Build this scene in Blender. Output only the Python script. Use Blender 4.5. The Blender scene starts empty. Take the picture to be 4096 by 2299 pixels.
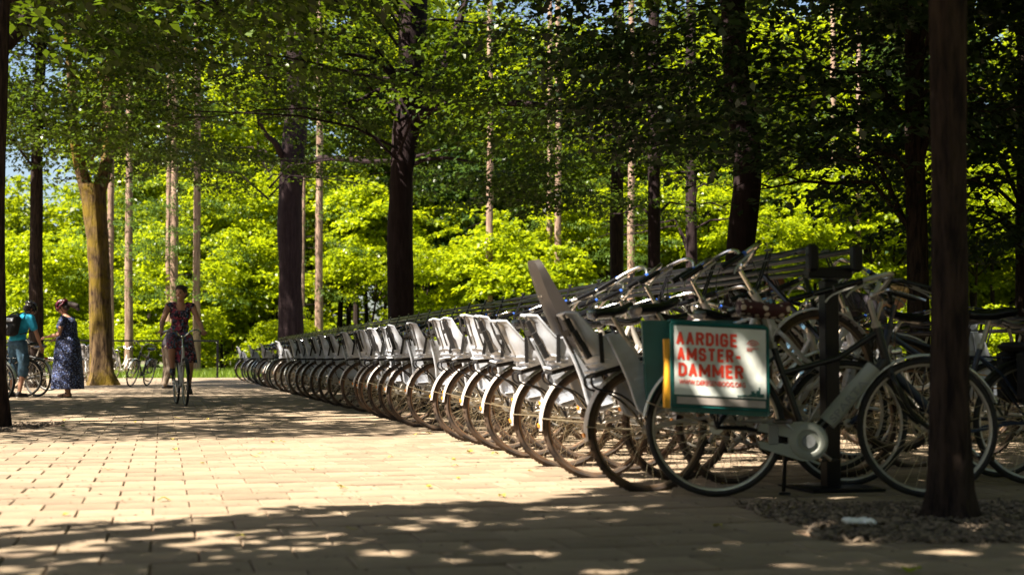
import bpy, math, random
import numpy as np
from mathutils import Vector, Matrix, noise as mnoise
random.seed(7)
S = bpy.context.scene
COL = S.collection
R = math.radians

# ------------------------------------------------------------------ camera
F = 5500.0
CX, CY, HORIZON, CAMH = 2048.0, 1149.5, 1432.0, 0.70
PITCH = math.atan((HORIZON - CY) / F)
cam = bpy.data.cameras.new("camera")
cam.lens = 36.0 * F / 4096.0
cam.sensor_width = 36.0
cam.clip_start = 0.1
cam.clip_end = 2000
cam.dof.use_dof = True
cam.dof.focus_distance = 14.5
cam.dof.aperture_fstop = 2.6
camo = bpy.data.objects.new("camera", cam)
camo.location = (0, 0, CAMH)
camo.rotation_euler = (R(90) + PITCH, 0, 0)
COL.objects.link(camo)
S.camera = camo

# ------------------------------------------------------------------ sun, sky, exposure
SUN_ELEV = R(53)
sxy = Vector((-0.84, -0.54)).normalized() * math.cos(SUN_ELEV)
SUNV = Vector((sxy.x, sxy.y, math.sin(SUN_ELEV)))
world = bpy.data.worlds.new("World")
S.world = world
world.use_nodes = True
wn = world.node_tree
sky = wn.nodes.new("ShaderNodeTexSky")
sky.sky_type = 'NISHITA'
sky.sun_disc = False
sky.sun_elevation = SUN_ELEV
sky.sun_rotation = math.atan2(SUNV.x, SUNV.y)
sky.air_density = 1.0
sky.dust_density = 2.0
wn.links.new(sky.outputs[0], wn.nodes["Background"].inputs[0])
wn.nodes["Background"].inputs[1].default_value = 0.05
sl = bpy.data.lights.new("sun", 'SUN')
sl.energy = 5.0
sl.angle = R(0.53)
sl.color = (1.0, 0.90, 0.74)
so = bpy.data.objects.new("sun", sl)
so.rotation_euler = SUNV.to_track_quat('Z', 'Y').to_euler()
so.location = (0, 0, 30)
COL.objects.link(so)
S.view_settings.view_transform = 'Standard'
S.view_settings.look = 'None'
S.view_settings.exposure = 2.0
S.view_settings.gamma = 1.0
S.view_settings.use_curve_mapping = False
S.render.engine = 'CYCLES'
S.cycles.max_bounces = 5
S.cycles.diffuse_bounces = 3
S.cycles.glossy_bounces = 2
S.cycles.transmission_bounces = 3
S.cycles.transparent_max_bounces = 4
S.cycles.use_adaptive_sampling = True
S.cycles.use_denoising = True

# ------------------------------------------------------------------ mapping
def ray(px, py):
    x, y = (px - CX) / F, (CY - py) / F
    return Vector((x, math.cos(PITCH) - y * math.sin(PITCH), math.sin(PITCH) + y * math.cos(PITCH)))
def at(px, py, Y):
    d = ray(px, py)
    return Vector((0, 0, CAMH)) + d * (Y / d.y)
def gnd(px, py):
    d = ray(px, py)
    return Vector((0, 0, CAMH)) + d * (-CAMH / d.z)
ALPHA = math.atan((CX - 650.0) / F)          # direction of the rows
DV = Vector((-math.sin(ALPHA), math.cos(ALPHA), 0))     # along the row
PV = Vector((math.cos(ALPHA), math.sin(ALPHA), 0))      # across the row
def st(s, t, z=0.0):
    return PV * s + DV * t + Vector((0, 0, z))

# ------------------------------------------------------------------ materials
def newmat(name):
    m = bpy.data.materials.new(name); m.use_nodes = True
    nt = m.node_tree
    return m, nt, nt.nodes, nt.links
def mat(name, col, rough=0.6, metal=0.0, var=0.25, scale=6.0, bump=0.0, bscale=None, spec=None, coat=0.0, stretch=None, dirt=None, dirt_amt=0.0, dirt_scale=3.0, rnd=0.0):
    m, nt, N, L = newmat(name)
    b = N["Principled BSDF"]
    b.inputs["Roughness"].default_value = rough
    b.inputs["Metallic"].default_value = metal
    if spec is not None: b.inputs["Specular IOR Level"].default_value = spec
    if coat: b.inputs["Coat Weight"].default_value = coat
    tc = N.new("ShaderNodeTexCoord"); mp = N.new("ShaderNodeMapping")
    L.new(tc.outputs["Object"], mp.inputs[0])
    if stretch: mp.inputs["Scale"].default_value = stretch
    nz = N.new("ShaderNodeTexNoise"); nz.inputs["Scale"].default_value = scale; nz.inputs["Detail"].default_value = 5
    L.new(mp.outputs[0], nz.inputs["Vector"])
    cr = N.new("ShaderNodeValToRGB")
    c0 = tuple(c * (1 - var) for c in col); c1 = tuple(min(1, c * (1 + var)) for c in col)
    cr.color_ramp.elements[0].position = 0.3; cr.color_ramp.elements[1].position = 0.7
    cr.color_ramp.elements[0].color = (*c0, 1); cr.color_ramp.elements[1].color = (*c1, 1)
    L.new(nz.outputs[0], cr.inputs[0])
    out = cr.outputs[0]
    if dirt:
        n2 = N.new("ShaderNodeTexNoise"); n2.inputs["Scale"].default_value = dirt_scale; n2.inputs["Detail"].default_value = 6
        L.new(tc.outputs["Object"], n2.inputs["Vector"])
        r2 = N.new("ShaderNodeValToRGB"); r2.color_ramp.elements[0].position = 0.45; r2.color_ramp.elements[1].position = 0.65
        r2.color_ramp.elements[1].color = (dirt_amt,) * 3 + (1,)
        L.new(n2.outputs[0], r2.inputs[0])
        mx = N.new("ShaderNodeMix"); mx.data_type = 'RGBA'
        L.new(r2.outputs[0], mx.inputs[0]); L.new(out, mx.inputs[6]); mx.inputs[7].default_value = (*dirt, 1)
        out = mx.outputs[2]
    if rnd:
        oi = N.new("ShaderNodeObjectInfo"); g = N.new("ShaderNodeNewGeometry")
        ad = N.new("ShaderNodeMath"); ad.operation = 'ADD'
        L.new(oi.outputs["Random"], ad.inputs[0]); L.new(g.outputs["Random Per Island"], ad.inputs[1])
        fr = N.new("ShaderNodeMath"); fr.operation = 'FRACT'; L.new(ad.outputs[0], fr.inputs[0])
        mr = N.new("ShaderNodeMapRange"); mr.inputs[3].default_value = 1 - rnd; mr.inputs[4].default_value = 1 + rnd * 0.6
        L.new(fr.outputs[0], mr.inputs[0])
        hs = N.new("ShaderNodeHueSaturation"); L.new(mr.outputs[0], hs.inputs["Value"]); L.new(out, hs.inputs["Color"])
        out = hs.outputs[0]
    L.new(out, b.inputs["Base Color"])
    if bump:
        n3 = N.new("ShaderNodeTexNoise"); n3.inputs["Scale"].default_value = bscale or scale * 4; n3.inputs["Detail"].default_value = 6
        L.new(mp.outputs[0], n3.inputs["Vector"])
        bp = N.new("ShaderNodeBump"); bp.inputs["Strength"].default_value = bump; bp.inputs["Distance"].default_value = 0.02
        L.new(n3.outputs[0], bp.inputs["Height"]); L.new(bp.outputs[0], b.inputs["Normal"])
    return m

def leafmat(name, dark, light, trans, tw=0.45, gloss=0.05):
    m, nt, N, L = newmat(name)
    N.remove(N["Principled BSDF"])
    out = N["Material Output"]
    g = N.new("ShaderNodeNewGeometry")
    cr = N.new("ShaderNodeValToRGB")
    cr.color_ramp.elements[0].color = (*dark, 1); cr.color_ramp.elements[1].color = (*light, 1)
    L.new(g.outputs["Random Per Island"], cr.inputs[0])
    d = N.new("ShaderNodeBsdfDiffuse"); L.new(cr.outputs[0], d.inputs[0])
    t = N.new("ShaderNodeBsdfTranslucent")
    cr2 = N.new("ShaderNodeValToRGB")
    cr2.color_ramp.elements[0].color = (*[c * 0.55 for c in trans], 1); cr2.color_ramp.elements[1].color = (*trans, 1)
    L.new(g.outputs["Random Per Island"], cr2.inputs[0]); L.new(cr2.outputs[0], t.inputs[0])
    mx = N.new("ShaderNodeMixShader"); mx.inputs[0].default_value = tw
    L.new(d.outputs[0], mx.inputs[1]); L.new(t.outputs[0], mx.inputs[2])
    gl = N.new("ShaderNodeBsdfGlossy"); gl.inputs["Roughness"].default_value = 0.35; gl.inputs[0].default_value = (1, 1, 1, 1)
    m2 = N.new("ShaderNodeMixShader"); m2.inputs[0].default_value = gloss
    L.new(mx.outputs[0], m2.inputs[1]); L.new(gl.outputs[0], m2.inputs[2])
    L.new(m2.outputs[0], out.inputs[0])
    return m

def barkmat(name, dark, light, vs=14.0, moss=None, moss_amt=0.0, bump=0.9):
    m, nt, N, L = newmat(name)
    b = N["Principled BSDF"]; b.inputs["Roughness"].default_value = 0.92; b.inputs["Specular IOR Level"].default_value = 0.15
    tc = N.new("ShaderNodeTexCoord"); mp = N.new("ShaderNodeMapping"); mp.inputs["Scale"].default_value = (1, 1, 0.14)
    L.new(tc.outputs["Object"], mp.inputs[0])
    nz = N.new("ShaderNodeTexNoise"); nz.inputs["Scale"].default_value = vs; nz.inputs["Detail"].default_value = 7; nz.inputs["Roughness"].default_value = 0.65
    L.new(mp.outputs[0], nz.inputs["Vector"])
    cr = N.new("ShaderNodeValToRGB"); cr.color_ramp.elements[0].position = 0.38; cr.color_ramp.elements[1].position = 0.62
    cr.color_ramp.elements[0].color = (*dark, 1); cr.color_ramp.elements[1].color = (*light, 1)
    L.new(nz.outputs[0], cr.inputs[0]); out = cr.outputs[0]
    if moss:
        n2 = N.new("ShaderNodeTexNoise"); n2.inputs["Scale"].default_value = 1.3; n2.inputs["Detail"].default_value = 8; n2.inputs["Roughness"].default_value = 0.7
        L.new(tc.outputs["Object"], n2.inputs["Vector"])
        r2 = N.new("ShaderNodeValToRGB"); r2.color_ramp.elements[0].position = 0.46; r2.color_ramp.elements[1].position = 0.62
        r2.color_ramp.elements[1].color = (moss_amt,) * 3 + (1,)
        L.new(n2.outputs[0], r2.inputs[0])
        mx = N.new("ShaderNodeMix"); mx.data_type = 'RGBA'; L.new(r2.outputs[0], mx.inputs[0]); L.new(out, mx.inputs[6]); mx.inputs[7].default_value = (*moss, 1)
        out = mx.outputs[2]
    L.new(out, b.inputs["Base Color"])
    bp = N.new("ShaderNodeBump"); bp.inputs["Strength"].default_value = bump; bp.inputs["Distance"].default_value = 0.03
    L.new(nz.outputs[0], bp.inputs["Height"]); L.new(bp.outputs[0], b.inputs["Normal"])
    return m

def floral(name, base, cols, scale=60.0, thr=0.55):
    m, nt, N, L = newmat(name)
    b = N["Principled BSDF"]; b.inputs["Roughness"].default_value = 0.85
    tc = N.new("ShaderNodeTexCoord")
    out = None
    cur = None
    for i, (c, sc, th) in enumerate(cols):
        nz = N.new("ShaderNodeTexNoise"); nz.inputs["Scale"].default_value = sc; nz.inputs["Detail"].default_value = 3
        mp = N.new("ShaderNodeMapping"); mp.inputs["Location"].default_value = (i * 3.1, i * 1.7, i)
        L.new(tc.outputs["Object"], mp.inputs[0]); L.new(mp.outputs[0], nz.inputs["Vector"])
        r = N.new("ShaderNodeValToRGB"); r.color_ramp.elements[0].position = th; r.color_ramp.elements[1].position = th + 0.03
        L.new(nz.outputs[0], r.inputs[0])
        mx = N.new("ShaderNodeMix"); mx.data_type = 'RGBA'; L.new(r.outputs[0], mx.inputs[0])
        if cur is None: mx.inputs[6].default_value = (*base, 1)
        else: L.new(cur, mx.inputs[6])
        mx.inputs[7].default_value = (*c, 1)
        cur = mx.outputs[2]
    L.new(cur, b.inputs["Base Color"])
    return m

M = {}
M['tile'] = mat('concrete_paver', (0.285, 0.222, 0.155), 0.85, var=0.16, scale=9, bump=0.5, bscale=140, dirt=(0.19, 0.135, 0.105), dirt_amt=0.5, dirt_scale=2.2, rnd=0.19, spec=0.22)
M['bed'] = mat('joint_sand', (0.16, 0.105, 0.068), 0.95, var=0.4, scale=20)
M['soil'] = mat('forest_soil', (0.10, 0.09, 0.045), 0.95, var=0.5, scale=1.5)
M['chips'] = mat('wood_chips', (0.16, 0.12, 0.085), 0.9, var=0.4, scale=9, rnd=0.7)
M['grass'] = leafmat('grass_blades', (0.10, 0.16, 0.02), (0.20, 0.28, 0.03), (0.30, 0.42, 0.04), 0.4, 0.02)
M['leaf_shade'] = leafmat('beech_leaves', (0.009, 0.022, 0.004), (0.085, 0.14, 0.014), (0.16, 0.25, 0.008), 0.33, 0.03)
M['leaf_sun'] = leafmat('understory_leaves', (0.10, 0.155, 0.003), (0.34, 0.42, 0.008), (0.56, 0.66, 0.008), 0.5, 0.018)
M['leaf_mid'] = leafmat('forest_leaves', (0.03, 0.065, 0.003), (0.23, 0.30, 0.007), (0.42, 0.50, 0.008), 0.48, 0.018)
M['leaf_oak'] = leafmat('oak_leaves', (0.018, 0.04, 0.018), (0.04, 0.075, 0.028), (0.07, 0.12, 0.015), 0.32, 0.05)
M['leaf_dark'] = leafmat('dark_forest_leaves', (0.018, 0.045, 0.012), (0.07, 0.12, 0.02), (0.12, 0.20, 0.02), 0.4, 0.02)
M['needle'] = leafmat('conifer_needles', (0.04, 0.085, 0.02), (0.11, 0.18, 0.03), (0.16, 0.26, 0.03), 0.35, 0.03)
M['fallen'] = leafmat('dry_leaf', (0.25, 0.17, 0.05), (0.40, 0.38, 0.07), (0.4, 0.35, 0.05), 0.2, 0.05)
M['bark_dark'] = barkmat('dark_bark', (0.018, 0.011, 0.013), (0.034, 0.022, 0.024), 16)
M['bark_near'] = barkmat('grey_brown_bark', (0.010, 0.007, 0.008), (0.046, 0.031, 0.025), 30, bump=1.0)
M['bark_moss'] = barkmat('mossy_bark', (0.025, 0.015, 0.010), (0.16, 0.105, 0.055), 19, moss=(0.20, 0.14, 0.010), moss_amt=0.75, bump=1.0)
M['bark_pine'] = barkmat('pink_pine_bark', (0.16, 0.10, 0.075), (0.36, 0.25, 0.19), 9)
M['rackblack'] = mat('black_powder_coat', (0.008, 0.0075, 0.010), 0.30, var=0.3, scale=8, spec=.35)
M['black'] = mat('black_paint', (0.007, 0.007, 0.009), 0.3, var=0.2)
M['plastic'] = mat('black_plastic', (0.006, 0.006, 0.008), 0.22, var=0.2)
M['rubber'] = mat('dusty_tyre_rubber', (0.030, 0.020, 0.015), 0.85, var=0.35, scale=12, dirt=(0.11, 0.068, 0.042), dirt_amt=0.7, dirt_scale=7)
M['rubber_dark'] = mat('dark_tyre_rubber', (0.012, 0.011, 0.011), 0.75, var=0.3, scale=12)
M['chrome'] = mat('polished_steel', (0.62, 0.60, 0.57), 0.22, metal=1.0, var=0.1)
M['alloy'] = mat('dull_alloy', (0.50, 0.49, 0.46), 0.38, metal=0.6, var=0.15, dirt=(0.20, 0.14, 0.09), dirt_amt=0.6)
M['rimrust'] = mat('brown_rim', (0.22, 0.16, 0.12), 0.5, metal=0.6, var=0.4, scale=10, dirt=(0.28, 0.13, 0.05), dirt_amt=0.7, dirt_scale=9)
M['spoke'] = mat('spoke_wire', (0.55, 0.47, 0.33), 0.4, metal=0.7, var=0.1)
M['fender'] = mat('white_mudguard', (0.58, 0.55, 0.55), 0.35, var=0.08, dirt=(0.34, 0.25, 0.18), dirt_amt=0.45, dirt_scale=6)
M['fendersilver'] = mat('silver_mudguard', (0.60, 0.64, 0.62), 0.25, metal=0.25, var=0.1)
M['framewhite'] = mat('cream_white_frame', (0.55, 0.52, 0.49), 0.3, var=0.06, dirt=(0.35, 0.27, 0.2), dirt_amt=0.3)
M['framegrey'] = mat('grey_frame', (0.20, 0.21, 0.22), 0.35, var=0.1)
M['frameblue'] = mat('dark_navy_frame', (0.02, 0.03, 0.06), 0.3, var=0.1)
M['seatgrey'] = mat('weathered_grey_plastic', (0.50, 0.53, 0.60), 0.42, var=0.12, scale=5, dirt=(0.22, 0.19, 0.18), dirt_amt=0.4, dirt_scale=8, rnd=0.18)
M['seatbrown'] = mat('brown_grey_plastic', (0.034, 0.028, 0.026), 0.5, var=0.1)
M['orange'] = mat('amber_reflector', (0.85, 0.30, 0.02), 0.3, var=0.05)
M['red'] = mat('red_lens', (0.75, 0.03, 0.02), 0.3, var=0.05)
M['blueband'] = mat('blue_band', (0.03, 0.10, 0.45), 0.35, var=0.05)
M['strap'] = mat('black_webbing', (0.008, 0.007, 0.008), 0.8, var=0.2)
M['teal'] = mat('teal_tarpaulin', (0.003, 0.085, 0.078), 0.38, var=0.25, scale=5)
M['panelwhite'] = mat('white_printed_panel', (0.62, 0.66, 0.64), 0.45, var=0.08, scale=4, bump=0.6, bscale=6, dirt=(0.40, 0.40, 0.36), dirt_amt=0.5, dirt_scale=5)
M['printred'] = mat('red_print', (0.62, 0.045, 0.02), 0.5, var=0.15, scale=30)
M['yellow'] = mat('yellow_tarpaulin', (0.75, 0.36, 0.02), 0.5, var=0.12)
M['reflstrip'] = mat('grey_reflective_strip', (0.36, 0.32, 0.30), 0.5, var=0.15, scale=20)
M['chaincase'] = mat('grey_chaincase', (0.30, 0.32, 0.29), 0.4, var=0.1)
M['skin'] = mat('skin', (0.42, 0.215, 0.14), 0.55, var=0.08, scale=12)
M['hair'] = mat('dark_brown_hair', (0.028, 0.016, 0.014), 0.6, var=0.4, scale=30, bump=0.6, stretch=(1, 1, 0.3))
M['hairred'] = mat('auburn_hair', (0.16, 0.05, 0.02), 0.6, var=0.4, scale=30, bump=0.6)
M['hairblond'] = mat('blond_curly_hair', (0.55, 0.34, 0.14), 0.6, var=0.5, scale=40, bump=0.9)
M['bluetee'] = mat('bright_blue_cotton', (0.015, 0.33, 0.55), 0.85, var=0.12, scale=10, bump=0.3, bscale=9)
M['steelblue'] = mat('steel_blue_cotton', (0.10, 0.24, 0.42), 0.85, var=0.12, bump=0.3, bscale=9)
M['denim'] = mat('denim', (0.045, 0.10, 0.16), 0.9, var=0.35, scale=14, bump=0.3, bscale=12)
M['khaki'] = mat('khaki_cloth', (0.17, 0.13, 0.10), 0.9, var=0.15)
M['darkcloth'] = mat('dark_cloth', (0.022, 0.018, 0.026), 0.9, var=0.2)
M['shoe'] = mat('black_shoe', (0.018, 0.015, 0.016), 0.6, var=0.2)
M['sole'] = mat('white_sole', (0.55, 0.52, 0.48), 0.7, var=0.1)
M['helmetred'] = mat('maroon_helmet', (0.075, 0.007, 0.018), 0.25, var=0.2)
M['helmetblack'] = mat('black_helmet', (0.018, 0.016, 0.02), 0.25, var=0.2)
M['eye'] = mat('eye_dark', (0.03, 0.02, 0.018), 0.2, var=0.0)
M['teeth'] = mat('teeth', (0.75, 0.70, 0.62), 0.3, var=0.0)
M['tissue'] = mat('white_tissue', (0.82, 0.82, 0.80), 0.8, var=0.04)
M['dress_red'] = floral('red_floral_cotton', (0.016, 0.012, 0.030), [((0.28, 0.03, 0.07), 16, 0.53), ((0.42, 0.13, 0.16), 34, 0.585), ((0.05, 0.16, 0.30), 20, 0.585), ((0.60, 0.48, 0.50), 46, 0.635)])
M['dress_blue'] = floral('navy_floral_cotton', (0.008, 0.010, 0.035), [((0.10, 0.16, 0.42), 38, 0.57), ((0.45, 0.50, 0.72), 52, 0.625)])
# dotted saddle cover
def dotted():
    m, nt, N, L = newmat('dotted_cover')
    b = N["Principled BSDF"]; b.inputs["Roughness"].default_value = 0.8
    tc = N.new("ShaderNodeTexCoord"); v = N.new("ShaderNodeTexVoronoi"); v.inputs["Scale"].default_value = 24; v.inputs["Randomness"].default_value = 0.35
    L.new(tc.outputs["Object"], v.inputs["Vector"])
    r = N.new("ShaderNodeValToRGB"); r.color_ramp.elements[0].position = 0.34; r.color_ramp.elements[1].position = 0.38
    r.color_ramp.elements[0].color = (0.66, 0.52, 0.42, 1); r.color_ramp.elements[1].color = (0.055, 0.012, 0.014, 1)
    L.new(v.outputs["Distance"], r.inputs[0]); L.new(r.outputs[0], b.inputs["Base Color"])
    return m
M['dotted'] = dotted()
# paving sheet beyond the modelled pavers
def pavesheet():
    m, nt, N, L = newmat('far_paving')
    b = N["Principled BSDF"]; b.inputs["Roughness"].default_value = 0.85
    tc = N.new("ShaderNodeTexCoord"); br = N.new("ShaderNodeTexBrick")
    L.new(tc.outputs["Object"], br.inputs["Vector"])
    br.inputs["Scale"].default_value = 1.0; br.inputs["Brick Width"].default_value = 0.335; br.inputs["Row Height"].default_value = 0.30
    br.inputs["Mortar Size"].default_value = 0.008
    br.inputs["Color1"].default_value = (0.265, 0.208, 0.150, 1); br.inputs["Color2"].default_value = (0.31, 0.242, 0.18, 1); br.inputs["Mortar"].default_value = (0.09, 0.06, 0.045, 1)
    nz = N.new("ShaderNodeTexNoise"); nz.inputs["Scale"].default_value = 2.0; nz.inputs["Detail"].default_value = 6
    L.new(tc.outputs["Object"], nz.inputs["Vector"])
    mr = N.new("ShaderNodeMapRange"); mr.inputs[3].default_value = 0.75; mr.inputs[4].default_value = 1.2; L.new(nz.outputs[0], mr.inputs[0])
    hs = N.new("ShaderNodeHueSaturation"); L.new(mr.outputs[0], hs.inputs["Value"]); L.new(br.outputs[0], hs.inputs["Color"])
    L.new(hs.outputs[0], b.inputs["Base Color"]); b.inputs["Specular IOR Level"].default_value = 0.2
    return m
M['pavefar'] = pavesheet()

# ------------------------------------------------------------------ mesh helpers
def mesh_np(name, V, Fq, mat_=None, smooth=False):
    """V (n,3) array, Fq (m,k) array of equal-sided faces"""
    V = np.asarray(V, dtype=np.float32); Fq = np.asarray(Fq, dtype=np.int32)
    me = bpy.data.meshes.new(name)
    k = Fq.shape[1]
    me.vertices.add(len(V)); me.vertices.foreach_set("co", V.ravel())
    me.loops.add(Fq.size); me.loops.foreach_set("vertex_index", Fq.ravel())
    me.polygons.add(len(Fq))
    me.polygons.foreach_set("loop_start", np.arange(0, Fq.size, k, dtype=np.int32))
    me.polygons.foreach_set("loop_total", np.full(len(Fq), k, dtype=np.int32))
    if smooth: me.polygons.foreach_set("use_smooth", np.ones(len(Fq), dtype=bool))
    me.update(calc_edges=True)
    if mat_: me.materials.append(mat_)
    return me

def link(name, data, parent=None, loc=None, kind=None):
    o = bpy.data.objects.new(name, data); COL.objects.link(o)
    if parent is not None: o.parent = parent
    if loc is not None: o.location = loc
    if kind: o['kind'] = kind
    return o
def thing(name, label, cat, loc=(0, 0, 0), rot=(0, 0, 0), group=None):
    o = bpy.data.objects.new(name, None); COL.objects.link(o)
    o.empty_display_size = 0.2
    o.location = loc; o.rotation_euler = rot
    o['label'] = label; o['category'] = cat
    if group: o['group'] = group
    return o
def tag(o, label=None, cat=None, group=None, kind=None):
    if label: o['label'] = label
    if cat: o['category'] = cat
    if group: o['group'] = group
    if kind: o['kind'] = kind
    return o
CH = {}
def children(o):
    return [c for c in COL.objects if c.parent == o]
def tree_of(o):
    """(object, [sub trees]) snapshot, so that copies need no scans"""
    return (o, [tree_of(c) for c in o.children])
def copy_tree(t, parent=None):
    o, kids = t
    c = o.copy(); COL.objects.link(c)
    c.parent = parent
    for k in kids: copy_tree(k, c)
    return c

class MB:
    def __init__(s): s.v = []; s.f = []; s.flat = set()
    def _add(s, vs, fs):
        b = len(s.v); s.v += [tuple(x) for x in vs]; s.f += [tuple(i + b for i in f) for f in fs]
    def tube(s, pts, r, n=8, cap=True, squash=None):
        pts = [Vector(p) for p in pts]
        rs = r if isinstance(r, (list, tuple)) else [r] * len(pts)
        vs, fs = [], []
        prev = None
        for i, p in enumerate(pts):
            if i == 0: t = pts[1] - p
            elif i == len(pts) - 1: t = p - pts[i - 1]
            else: t = (pts[i + 1] - p).normalized() + (p - pts[i - 1]).normalized()
            t = t.normalized() if t.length > 1e-9 else Vector((0, 0, 1))
            if prev is None:
                a = Vector((0, 0, 1)) if abs(t.z) < 0.9 else Vector((0, 1, 0))
                u = t.cross(a).normalized()
            else:
                u = (prev - t * prev.dot(t)).normalized()
            prev = u; w = t.cross(u)
            for k in range(n):
                an = 2 * math.pi * k / n
                q = p + (u * math.cos(an) + w * math.sin(an)) * rs[i]
                if squash: q = p + Vector(((q - p).x * squash[0], (q - p).y * squash[1], (q - p).z * squash[2]))
                vs.append(q)
        for i in range(len(pts) - 1):
            for k in range(n):
                a, b = i * n + k, i * n + (k + 1) % n
                fs.append((a, b, b + n, a + n))
        if cap:
            fs.append(tuple(reversed(range(n)))); fs.append(tuple(range((len(pts) - 1) * n, len(pts) * n)))
        s._add(vs, fs); return s
    def box(s, c, size, rot=None, bev=0.0):
        c = Vector(c); hx, hy, hz = [x / 2 for x in size]
        rot = rot or Matrix.Identity(3)
        if bev:
            vs = []
            for z, k in ((-hz, 1), (-hz + bev, 0), (hz - bev, 0), (hz, 1)):
                ix, iy = (hx - bev, hy - bev) if k else (hx, hy)
                b2 = bev * 0.6
                for x, y in ((-ix, -iy + b2), (-ix + b2, -iy), (ix - b2, -iy), (ix, -iy + b2), (ix, iy - b2), (ix - b2, iy), (-ix + b2, iy), (-ix, iy - b2)):
                    vs.append(c + rot @ Vector((x, y, z)))
            fs = [tuple(reversed(range(8))), tuple(range(24, 32))]
            for i in range(3):
                for k in range(8):
                    a, b = i * 8 + k, i * 8 + (k + 1) % 8
                    fs.append((a, b, b + 8, a + 8))
            s._add(vs, fs); return s
        vs = [c + rot @ Vector((x, y, z)) for z in (-hz, hz) for x, y in ((-hx, -hy), (hx, -hy), (hx, hy), (-hx, hy))]
        s._add(vs, [(3, 2, 1, 0), (4, 5, 6, 7), (0, 1, 5, 4), (1, 2, 6, 5), (2, 3, 7, 6), (3, 0, 4, 7)]); return s
    def lathe_y(s, c, prof, n=40, closed=True, a0=0.0, a1=2 * math.pi):
        """prof: list of (radius, y); revolved about the y axis through c"""
        c = Vector(c); vs, fs = [], []; m = len(prof); full = abs(a1 - a0 - 2 * math.pi) < 1e-6
        steps = n if full else n + 1
        for i in range(steps):
            a = a0 + (a1 - a0) * i / n
            for r, y in prof: vs.append(c + Vector((r * math.cos(a), y, r * math.sin(a))))
        for i in range(n):
            j = (i + 1) % steps
            for k in range(m if closed else m - 1):
                k2 = (k + 1) % m
                fs.append((i * m + k, j * m + k, j * m + k2, i * m + k2))
        s._add(vs, fs); return s
    def ell(s, c, rad, rot=None, n=12, m=8):
        c = Vector(c); rot = rot or Matrix.Identity(3); rad = Vector(rad) if not isinstance(rad, (int, float)) else Vector((rad,) * 3)
        vs = [c + rot @ Vector((0, 0, -rad.z))]
        for i in range(1, m):
            ph = -math.pi / 2 + math.pi * i / m
            for k in range(n):
                an = 2 * math.pi * k / n
                vs.append(c + rot @ Vector((rad.x * math.cos(ph) * math.cos(an), rad.y * math.cos(ph) * math.sin(an), rad.z * math.sin(ph))))
        vs.append(c + rot @ Vector((0, 0, rad.z)))
        fs = [(0, 1 + (k + 1) % n, 1 + k) for k in range(n)]
        for i in range(m - 2):
            for k in range(n):
                a, b = 1 + i * n + k, 1 + i * n + (k + 1) % n
                fs.append((a, b, b + n, a + n))
        t = len(vs) - 1; b0 = 1 + (m - 2) * n
        fs += [(b0 + k, b0 + (k + 1) % n, t) for k in range(n)]
        s._add(vs, fs); return s
    def cap(s, p0, r0, p1, r1, n=12):
        """tapered capsule"""
        p0, p1 = Vector(p0), Vector(p1); d = (p1 - p0); L_ = d.length
        if L_ < 1e-6: return s.ell(p0, max(r0, r1))
        d.normalize()
        pts, rs = [], []
        for k in (0.0, 0.35, 0.7, 0.93): 
            a = math.pi / 2 * k; pts.append(p0 - d * r0 * math.cos(a)); rs.append(max(r0 * math.sin(a), r0 * 0.02))
        pts.append(p0); rs.append(r0); pts.append(p1); rs.append(r1)
        for k in (0.93, 0.7, 0.35, 0.0):
            a = math.pi / 2 * k; pts.append(p1 + d * r1 * math.cos(a)); rs.append(max(r1 * math.sin(a), r1 * 0.02))
        return s.tube(pts, rs, n)
    def loft(s, rings, close=True, cap=True):
        n = len(rings[0]); vs = [p for r in rings for p in r]; fs = []
        for i in range(len(rings) - 1):
            for k in range(n if close else n - 1):
                a, b = i * n + k, i * n + (k + 1) % n
                fs.append((a, b, b + n, a + n))
        if cap and close: fs.append(tuple(reversed(range(n)))); fs.append(tuple(range((len(rings) - 1) * n, len(rings) * n)))
        s._add(vs, fs); return s
    def mesh(s, name, m, smooth=True, angle=40):
        me = bpy.data.meshes.new(name); me.from_pydata(s.v, [], s.f)
        if smooth:
            me.polygons.foreach_set("use_smooth", [True] * len(me.polygons))
            me.update()
            try: me.set_sharp_from_angle(angle=R(angle))
            except Exception: pass
        me.materials.append(m); me.update()
        return me
    def build(s, name, m, parent=None, smooth=True, kind=None, angle=40):
        return link(name, s.mesh(name, m, smooth, angle), parent, kind=kind)

# ------------------------------------------------------------------ ground and paving
sheet = MB()
sheet._add([(-300, -60, -0.10), (300, -60, -0.10), (300, 500, -0.10), (-300, 500, -0.10)], [(0, 1, 2, 3)])
g_ = sheet.build('ground', M['soil'], smooth=False); tag(g_, kind='structure')

pave = bpy.data.objects.new('paving', None); COL.objects.link(pave); pave['kind'] = 'structure'
pave.rotation_euler = (0, 0, ALPHA)
TW, TD, JT = 0.335, 0.30, 0.0075
T_NEAR, T_FAR, T_END = 1.6, 26.0, 50.5
b_ = MB(); b_.box((0, (T_NEAR + T_FAR) / 2, -0.052), (34, T_FAR - T_NEAR, 0.08)); bed = b_.build('paving_bed', M['bed'], pave, smooth=False)
b_ = MB(); b_.box((0, (T_FAR + T_END) / 2 + 0.004, -0.0395), (44, T_END - T_FAR, 0.079)); b_.build('far_paving', M['pavefar'], pave, smooth=False)

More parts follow.
